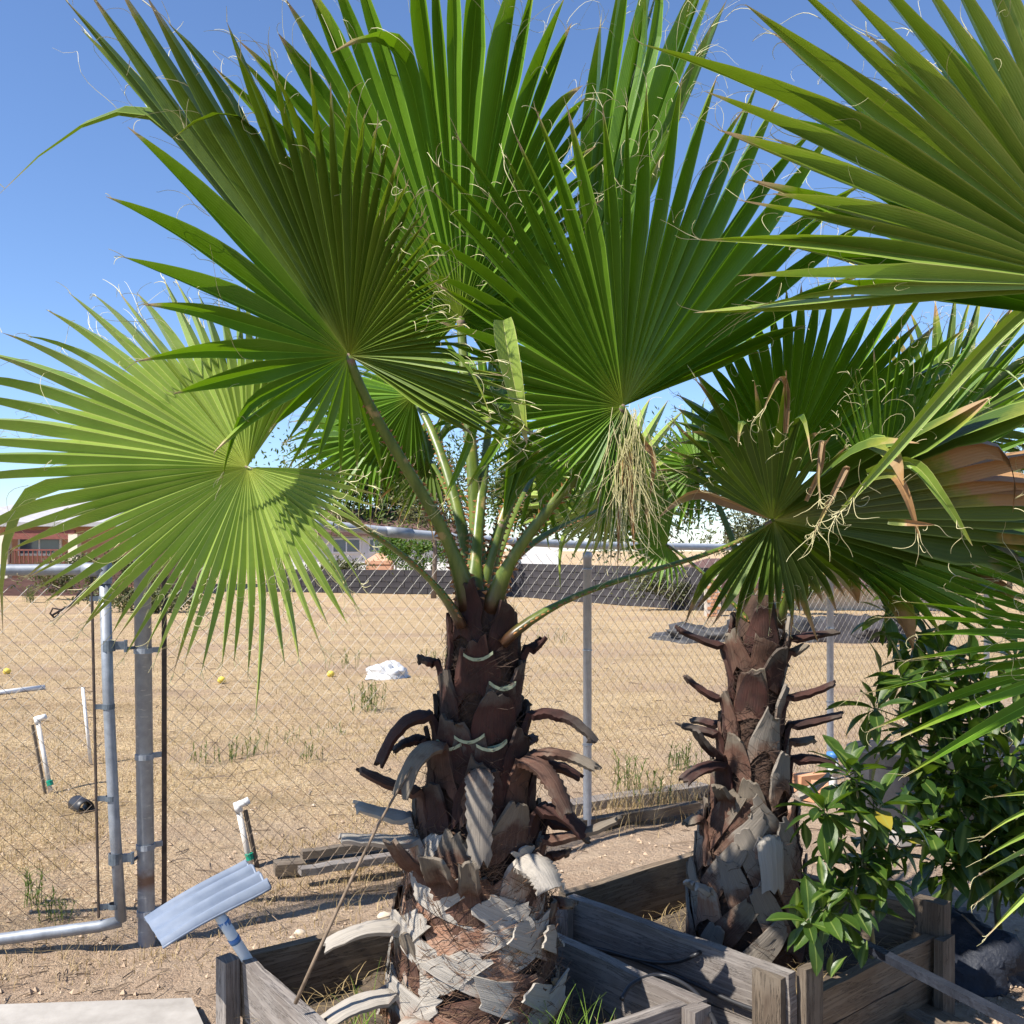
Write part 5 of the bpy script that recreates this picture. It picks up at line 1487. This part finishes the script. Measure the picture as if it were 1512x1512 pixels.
timber(G(850, 1218, .03), G(1030, 1190, .03), .06, .05, 'wood_dark', 'dark reddish timber lying in front of the long grey sleeper')
timber(G(1300, 1465, .02), G(1440, 1530, .02), .07, .03, 'wood_tan', 'tan board lying on the ground beside the slim palm planter')
timber(G(1345, 1500, .05), G(1460, 1560, .05), .06, .03, 'wood_dark', 'dark board lying across the tan board')
# concrete pavers behind the small shrub
b = MB(); c = G(1350, 1225, .02); b.box(c, (.42, .3, .05), Matrix.Rotation(.3, 3, 'Z'), .004)
tag(b.build('paver', 'concrete'), 'grey concrete paver on the dirt beside the black pot', 'paver')

# black pot with grey side
def pot(name, c, r, h, label, mat='grey_plastic', rim='black_plastic', top=1.12, lids=True, soil=True):
    root = thing(name, c, label, 'pot')
    b = MB(); b.lathe(c, [(0.001, 0.005), (r * .86, 0.0), (r * .88, .01), (r, h * .86), (r, h), (r * .95, h), (r * .94, h * .8), (r * .8, .02), (.001, .02)], 28); b.build('body', mat, root, smooth=True)
    b = MB(); b.lathe(c, [(r * 1.01, h * .86), (r * 1.06, h * .86), (r * 1.07, h * 1.0), (r * 1.03, h * 1.012), (r * .955, h * 1.005)], 28); b.build('rim', rim, root, smooth=False)
    if soil:
        b = MB(); b.lathe(c, [(.001, h * .86), (r * .5, h * .88), (r * .94, h * .85)], 20); b.build('soil', 'soil_dark', root, smooth=True)
    return root
g = G(1312, 1213); pt = pot('plant_pot', g, .205, .40, 'large black nursery pot with grey side standing by the fence')
for a in (3.9, 4.75, 5.5):
    b = MB(); b.box(g + Vector((math.cos(a) * .197, math.sin(a) * .197, .19)), (.012, .02, .33), Matrix.Rotation(a, 3, 'Z')); b.build('rib', 'black_plastic', pt)
g = G(1428, 1218); pot('plant_pot', g, .17, .38, 'black nursery pot half hidden behind the large shrub', 'black_plastic')
g = G(1500, 1600); g = Vector((1.32, 2.42, 0)); pot('plant_pot', g, .115, .20, 'black pot at the edge of the yard beside the fallen pipe', 'black_plastic', soil=False)
# crates / pump behind the shrub
pump = thing('water_pump', G(1470, 1195), 'black water pump set with pipes behind the large shrub', 'pump')
c = G(1470, 1195)
b = MB(); b.box(c + Vector((0, 0, .36)), (.5, .25, .05)); b.build('lid', 'black_plastic', pump)
b = MB(); b.box(c + Vector((0, .02, .16)), (.46, .22, .32)); b.build('body', 'grey_plastic', pump)
b = MB(); b.tube([c + Vector((-.16, -.16, .1)), c + Vector((-.16, -.16, .24))], .055, 14); b.build('motor', 'black_plastic', pump, smooth=True)
b = MB(); b.tube([c + Vector((.16, -.15, 0)), c + Vector((.16, -.15, .42))], .016, 10); b.build('outlet_pipe', 'pvc', pump, smooth=True)
b = MB(); b.lathe(c + Vector((-.02, -.2, .08)), [(.001, -.05), (.035, -.035), (.05, 0), (.035, .035), (.001, .05)], 14); b.build('float', 'pvc', pump, smooth=True)
# white standpipe with blue cap
sp = G(1230, 1185)
st = thing('standpipe', sp, 'white standpipe with a blue cap in front of the thin fence post', 'standpipe')
b = MB(); b.tube([sp, sp + Vector((0, 0, .27))], .024, 14); b.build('pipe', 'pvc', st, smooth=True)
b = MB(); b.tube([sp + Vector((0, 0, .16)), sp + Vector((0, 0, .25))], .03, 14); b.build('coupling', 'pvc', st, smooth=True)
b = MB(); b.lathe(sp + Vector((0, 0, .268)), [(.036, 0), (.038, .012), (.036, .026), (.001, .03)], 16); b.build('cap', 'blue_cap_and_shade', st, smooth=True)
b = MB(); q = sp + Vector((.02, 0, .20)); b.tube([q, q + Vector((.08, -.02, -.005)), q + Vector((.2, 0, .05)), q + Vector((.33, .03, .09)), q + Vector((.45, .05, .08))], .013, 8)
tag(b.build('hose', 'black_plastic', smooth=True), 'dark hose running from the standpipe over the black pot', 'hose')
# broken red bricks
for i, (px, py) in enumerate(((1195, 1150), (1210, 1165), (1190, 1172))):
    b = MB(); g = G(px, py, .03); b.box(g, (.2, .1, .06), Matrix.Rotation(.4 + i * .9, 3, 'Z'), .006)
    tag(b.build('brick_piece', 'brick'), 'red brick lying in the small heap behind the slim palm', 'brick', 'bricks heaped behind the slim palm')

# leaning stick on palm 1
b = MB(); b.tube([P(436, 1482, 2.42), P(470, 1405, 2.44), P(523, 1290, 2.46), P(560, 1215, 2.47), P(608, 1132, 2.50)], lambda t: .0052 * (1 - .45 * t), 7)
tag(b.build('stick', 'twig', smooth=True), 'long thin dry stick leaning against the thick palm trunk', 'stick')
b = MB(); b.tube([G(1486, 1448, .01), P(1470, 1400, 3.4), P(1445, 1375, 3.4), P(1420, 1350, 3.42)], lambda t: .008 * (1 - .6 * t), 7)
tag(b.build('stick', 'twig', smooth=True), 'thin grey stick poking up from the sand by the dark sheet', 'stick')
# fallen metal bar across the second planter
b = MB(); a, e = P(1255, 1385, 2.95), P(1560, 1540, 2.25)
d = (e - a); rot = d.to_track_quat('X', 'Z').to_matrix(); b.box((a + e) / 2, (d.length, .03, .022), rot)
tag(b.build('metal_bar', 'blue_plastic_sheet'), 'dark square metal bar lying across the slim palm planter rim', 'metal bar')
# dark plastic sheet heap behind the second planter
g = G(1420, 1440); crumple('plastic_sheet', g + Vector((0, .1, .02)), .24, .2, .15, 'blue_plastic_sheet', 'crumpled dark blue plastic sheet heaped beside the planter corner', 'plastic sheet', 5.5, 22, .35)
# drip tubes
def drip(pts, label):
    b = MB(); n = len(pts); res = []
    for i in range(n - 1):
        p0, p1, p2, p3 = pts[max(0, i - 1)], pts[i], pts[i + 1], pts[min(n - 1, i + 2)]
        for k2 in range(6):
            t = k2 / 6
            res.append(0.5 * ((2 * p1) + (p2 - p0) * t + (2 * p0 - 5 * p1 + 4 * p2 - p3) * t * t + (3 * p1 - p0 - 3 * p2 + p3) * t ** 3))
    res.append(pts[-1])
    b.tube(res, .0065, 7)
    tag(b.build('drip_tube', 'black_plastic', smooth=True), label, 'tube', 'black drip tubes')
def onface(px, py):   # a point just off the near face of the second planter's long side
    n = nFL; q0 = BX2['Fr'] + nFL * 0.035
    dv = P(px, py, 1) - Vector((0, 0, CAMH))
    t = (q0.dot(n)) / (dv.x * n.x + dv.y * n.y)
    return Vector((0, 0, CAMH)) + dv * t
drip([onface(835, 1392), onface(900, 1405), onface(960, 1425), onface(1020, 1450), onface(1080, 1478), onface(1140, 1500)], 'black drip tube running along the slim palm planter board')
drip([P(1040, 1398, 2.98), onface(1030, 1408), onface(1000, 1420), onface(960, 1420), onface(905, 1408), onface(850, 1396)], 'black drip tube looping over the top edge of the planter board')
drip([P(918, 1475, 2.6), P(935, 1452, 2.66), P(975, 1440, 2.7), P(1020, 1460, 2.62), P(1050, 1500, 2.5), P(1070, 1550, 2.4)], 'short arched black drip tube between the two planters')

# ------------------------------------------------------------------ the far side of the field
def wall(name, a, e, h, th, label, mat, course=0.2, blen=0.4, mort='mortar_dark'):
    d = (e - a); ln = d.length; d.normalize(); n = Vector((d.y, -d.x, 0))
    root = thing(name, (a + e) / 2, label, 'wall')
    rot = Matrix.Rotation(math.atan2(d.y, d.x), 3, 'Z')
    b = MB(); b.box((a + e) / 2 + Vector((0, 0, h / 2)), (ln, th, h), rot); b.build('core', mort, root)
    bb = MB(); bb.box((0, 0, 0), (blen - .02, .03, course - .02)); me = bb.mesh('block', mat)
    nr = int(h / course)
    cnt = 0
    for r_ in range(nr):
        x = (blen / 2 if r_ % 2 else 0) + blen / 2
        while x < ln - blen / 2 + .01:
            if cnt < 300:
                o = bpy.data.objects.new('block', me)
                p = a + d * x + n * (th / 2 + .004) + Vector((0, 0, course * (r_ + .5)))
                o.matrix_basis = Matrix.Translation(p - wpos(root)) @ rot.to_4x4()
                o.parent = root; COL.objects.link(o); cnt += 1
            x += blen
    return root
wall('block_wall', G(395, 874), G(700, 878), .80, .2, 'dark block wall at the far edge of the field below the green shrubs', 'block_dark', .2, .55)
wall('block_wall', G(748, 880), G(1042, 903), 1.05, .2, 'dark block wall at the far edge of the field beside the brick pillar', 'block_dark', .21, .5)
g = G(1052, 910)
bp = wall('brick_pillar', g + Vector((-.16, 0, 0)), g + Vector((.16, 0, 0)), .92, .3, 'orange brick pillar at the end of the dark block wall', 'brick', .077, .16, 'mortar')
bp['category'] = 'pillar'
# beige house on the right
def house(name, x0, x1, y, h, depth, label, wmat, rmat, rh, over, windows=(), cols=(), fascia=None, zb=-0.1):
    root = thing(name, ((x0 + x1) / 2, y, 0), label, 'house')
    b = MB(); b.box(((x0 + x1) / 2, y + depth / 2, h / 2 + zb / 2), (x1 - x0, depth, h - zb)); b.build('wall', wmat, root)
    b = MB()
    ex0, ex1, ey0, ey1 = x0 - over, x1 + over, y - over, y + depth + over
    ids = [b.add(p) for p in ((ex0, ey0, h), (ex1, ey0, h), (ex1, ey1, h), (ex0, ey1, h), (ex0 + rh * 1.4, (ey0 + ey1) / 2, h + rh), (ex1 - rh * 1.4, (ey0 + ey1) / 2, h + rh))]
    lo = [b.add((p[0], p[1], h - .14)) for p in ((ex0, ey0), (ex1, ey0), (ex1, ey1), (ex0, ey1))]
    b.f += [(ids[0], ids[1], ids[5], ids[4]), (ids[1], ids[2], ids[5]), (ids[2], ids[3], ids[4], ids[5]), (ids[3], ids[0], ids[4])]
    for i in range(4): b.f.append((lo[i], lo[(i + 1) % 4], ids[(i + 1) % 4], ids[i]))
    b.f.append(tuple(reversed(lo)))
    b.build('roof', rmat, root)
    for (wx, wz, ww, wh) in windows:
        b = MB(); b.box((wx, y - .03, wz), (ww + .16, .08, wh + .16)); wo_ = b.build('window', 'frame_white', root)
        b = MB(); b.box((wx, y - .06, wz), (ww, .06, wh)); b.build('pane', 'window_glass', wo_)
        b = MB(); b.box((wx, y - .085, wz), (.05, .03, wh)); b.build('mullion', 'frame_white', wo_)
    for (cx, cw, ch) in cols:
        b = MB(); b.box((cx, y - over + .15, ch / 2 + .15), (cw, .3, ch + .3)); b.build('column', 'stucco_cream', root)
    return root
def hx(px, y): return (px - CX) / F * y
def hz_(py, y): return CAMH + (HZ - py) / F * y
Yh = 24.0
house('house', hx(1066, Yh), hx(1420, Yh), Yh, hz_(868, Yh) + .14, 7, 'low beige house with a brown roof behind the slim palm', 'stucco_beige', 'roof_brown', .55, .45)
Yh = 46.0
house('house', hx(1150, Yh), hx(1420, Yh), Yh, hz_(812, Yh), 8, 'white block house rising behind the brown roof', 'stucco_white', 'roof_grey', .5, .3, [(hx(1290, Yh), 1.0, 1.2, .8)])
Yh = 42.0
house('house', hx(430, Yh), hx(668, Yh), Yh, hz_(786, Yh), 7, 'pale house with a dark red roof behind the dark wall', 'stucco_white', 'roof_brown', 1.15, .5,
      [(hx(512, Yh), hz_(806, Yh), 1.1, .5), (hx(553, Yh), hz_(806, Yh), .35, .5)])
Yh = 33.0
h3 = house('house', hx(-60, Yh), hx(200, Yh), Yh, hz_(772, Yh), 8, 'cream porch house with columns and red railing behind the gate', 'stucco_peach', 'roof_grey', .9, .9,
      [(hx(60, Yh), hz_(805, Yh), 1.3, .55)], [(hx(22, Yh), .42, 1.7), (hx(125, Yh), .3, 1.7), (hx(-40, Yh), .42, 1.7)])
b = MB(); b.box((hx(75, Yh), Yh - .75, hz_(790, Yh)), (2.3, .1, .3)); b.build('beam', 'rail_red', h3)
b = MB(); b.box((hx(75, Yh), Yh - .78, hz_(812, Yh)), (2.3, .05, .05)); b.build('handrail', 'rail_red', h3)
for i in range(16):
    b = MB(); b.box((hx(75, Yh) - 1.1 + i * .147, Yh - .78, hz_(822, Yh)), (.03, .03, .42)); b.build('baluster', 'rail_red', h3)
b = MB(); b.box((hx(60, Yh), Yh - 1.1, .25), (6, .2, .6)); tag(b.build('garden_wall', 'roof_brown'), 'low brown garden wall in front of the porch house', 'wall')
# small terracotta shed and white van body
Yh = 38.5
house('shed', hx(540, Yh), hx(578, Yh), Yh, hz_(828, Yh), .8, 'small terracotta shed standing behind the dark wall', 'stucco_peach', 'stucco_peach', .3, .03)
Yh = 38.0
vn = thing('van', (hx(795, Yh), Yh, 0), 'white van parked beyond the dark wall', 'van')
b = MB(); b.box((hx(798, Yh), Yh + .8, .95), (1.5, 1.8, 1.3)); b.build('cargo_body', 'frame_white', vn)
b = MB(); b.box((hx(768, Yh), Yh + .8, .70), (.8, 1.7, .85)); b.build('cab', 'frame_white', vn)
b = MB(); b.box((hx(768, Yh), Yh - .07, .95), (.5, .05, .3)); b.build('side_window', 'window_glass', vn)
for wx in (768, 815):
    b = MB(); b.tube([Vector((hx(wx, Yh), Yh - .1, .3)), Vector((hx(wx, Yh), Yh + .1, .3))], .3, 16); b.build('wheel', 'black_plastic', vn, smooth=True)
# tarp-covered heaps
g = G(1180, 947)
crumple('tarp_heap', g + Vector((-1.5, .3, -.02)), .75, .45, .24, 'tarp_grey', 'low grey tarp heap at the brick pillar end of the row of heaps', 'tarp heap', 1.7, 26, .5)
crumple('tarp_heap', g + Vector((-.2, .35, -.02)), .95, .5, .40, 'tarp_grey', 'tallest grey tarp heap in the field behind the slim palm', 'tarp heap', 4.4, 26, .5)
crumple('rubble_heap', g + Vector((1.1, .2, -.02)), .9, .5, .36, 'block_dark', 'dark rubble heap beside the tallest grey tarp heap', 'rubble heap', 6.3, 24, .5)

# trees and bushes far off
def tree(name, foot, h, crown_r, crown_c, n, leaf, mat, label, cat='tree', twigs=10, trunk_r=.09, group=None, gap=.15):
    root = thing(name, foot, label, cat, group)
    cc = Vector(foot) + Vector((0, 0, crown_c))
    b = MB(); b.tube([Vector(foot) - Vector((0, 0, .1)), Vector(foot) + Vector((.05, 0, crown_c * .5)), cc], lambda t: trunk_r * (1 - .55 * t), 8)
    ends = []
    for i in range(twigs):
        a = rng.random() * 6.28; e = rng.uniform(-.3, 1.2)
        d = Vector((math.cos(a) * math.cos(e) * crown_r[0], math.sin(a) * math.cos(e) * crown_r[1], math.sin(e) * crown_r[2])) * rng.uniform(.6, .95)
        s = Vector(foot).lerp(cc, rng.uniform(.55, 1))
        m = s.lerp(cc + d, .5) + Vector((rng.uniform(-.1, .1), rng.uniform(-.1, .1), rng.uniform(-.1, .15))) * crown_r[2]
        b.tube([s, m, cc + d], lambda t: trunk_r * .38 * (1 - .75 * t), 5, cap=False); ends.append((s, m, cc + d))
    b.build('trunk', 'tree_bark', root, smooth=True)
    b = MB()
    clumps = [(cc + Vector((rng.gauss(0, .45) * crown_r[0], rng.gauss(0, .45) * crown_r[1], rng.gauss(0, .42) * crown_r[2])), rng.uniform(.16, .34)) for _ in range(30)]
    clumps += [(bez(*e_, t), .2) for e_ in ends for t in (.7, 1.0)]
    for i in range(n):
        c, s = rng.choice(clumps)
        p = c + Vector((rng.gauss(0, s) * crown_r[0], rng.gauss(0, s) * crown_r[1], rng.gauss(0, s) * crown_r[2]))
        if nz(p.x * 2, p.y * 2, p.z * 2) < -gap: continue
        if p.z < 0.02: p.z = 0.02 + rng.random() * .1
        b.tint = min(1, max(0, rng.gauss(.45, .25)))
        u = Vector((rng.gauss(0, 1), rng.gauss(0, 1), rng.gauss(0, 1))).normalized(); v = u.orthogonal().normalized()
        s2 = leaf * rng.uniform(.6, 1.3)
        ids = [b.add(p + u * s2), b.add(p + v * s2 * .42), b.add(p - u * s2), b.add(p - v * s2 * .42)]
        b.f.append(tuple(ids))
    b.build('crown', mat, root)
    return root
tree('tree', Vector((hx(640, 30), 30, 0)), 4, (1.5, 1.0, 1.5), 2.9, 5500, .07, 'tree_leaf_olive', 'twiggy grey olive tree standing behind the thick palm', twigs=34, gap=-.02)
tree('tree', Vector((hx(820, 40), 40, 0)), 5, (3.0, 1.6, 2.2), 3.8, 15000, .12, 'tree_leaf', 'dark green tree beyond the white van')
tree('tree', Vector((hx(950, 38), 38, 0)), 5, (3.0, 1.6, 2.2), 3.8, 15000, .12, 'tree_leaf', 'dark green tree beyond the long dark wall')
tree('tree', Vector((hx(1130, 34), 34, 0)), 5, (2.0, 1.4, 1.0), 1.9, 5000, .09, 'tree_leaf_olive', 'dry olive tree beside the brick pillar')
tree('tree', Vector((hx(1490, 30), 30, 0)), 5, (2.6, 1.6, 2.2), 2.6, 8000, .10, 'tree_leaf_olive', 'olive green tree beyond the leafy shrub')
tree('tree', Vector((hx(560, 44), 44, 0)), 5, (3.4, 1.6, 2.4), 4.2, 15000, .12, 'tree_leaf', 'dark green tree rising behind the house with the dark red roof')
tree('bush', Vector((hx(620, 37), 36.6, 0)), 2, (1.05, .6, .75), 1.2, 5200, .06, 'hedge_leaf', 'bright green bush above the dark wall behind the thick palm', 'bush', 8, .04)
tree('bush', Vector((hx(585, 38), 37.5, 0)), 2, (.75, .5, .55), 1.6, 3000, .06, 'hedge_leaf', 'green bush beside the house with the dark red roof', 'bush', 8, .04)
tree('bush', Vector((hx(500, 37), 36.4, 0)), 2, (1.1, .5, .35), .75, 4200, .06, 'tree_leaf_olive', 'grey green bush under the house windows', 'bush', 8, .04)
tree('bush', Vector((hx(160, 30), 29, 0)), 2, (1.6, .6, .5), .75, 6000, .06, 'tree_leaf_olive', 'dry hedge in front of the porch house', 'bush', 8, .04)
tree('bush', Vector((hx(1195, 22), 22.3, 0)), 2, (.5, .3, .55), .7, 2600, .045, 'weed_leaf', 'thin green bush against the beige house wall', 'bush', 8, .02)
tree('bush', Vector((hx(980, 25), 24, 0)), 2, (.9, .3, .45), .5, 2600, .05, 'tree_leaf_olive', 'dry scrub in front of the dark wall by the brick pillar', 'bush', 10, .02)
tree('bush', Vector((hx(240, 24), 23, 0)), 2, (1.3, .4, .35), .3, 4200, .05, 'tree_leaf_olive', 'low dry scrub on the far field behind the thick gate post', 'bush', 10, .02)
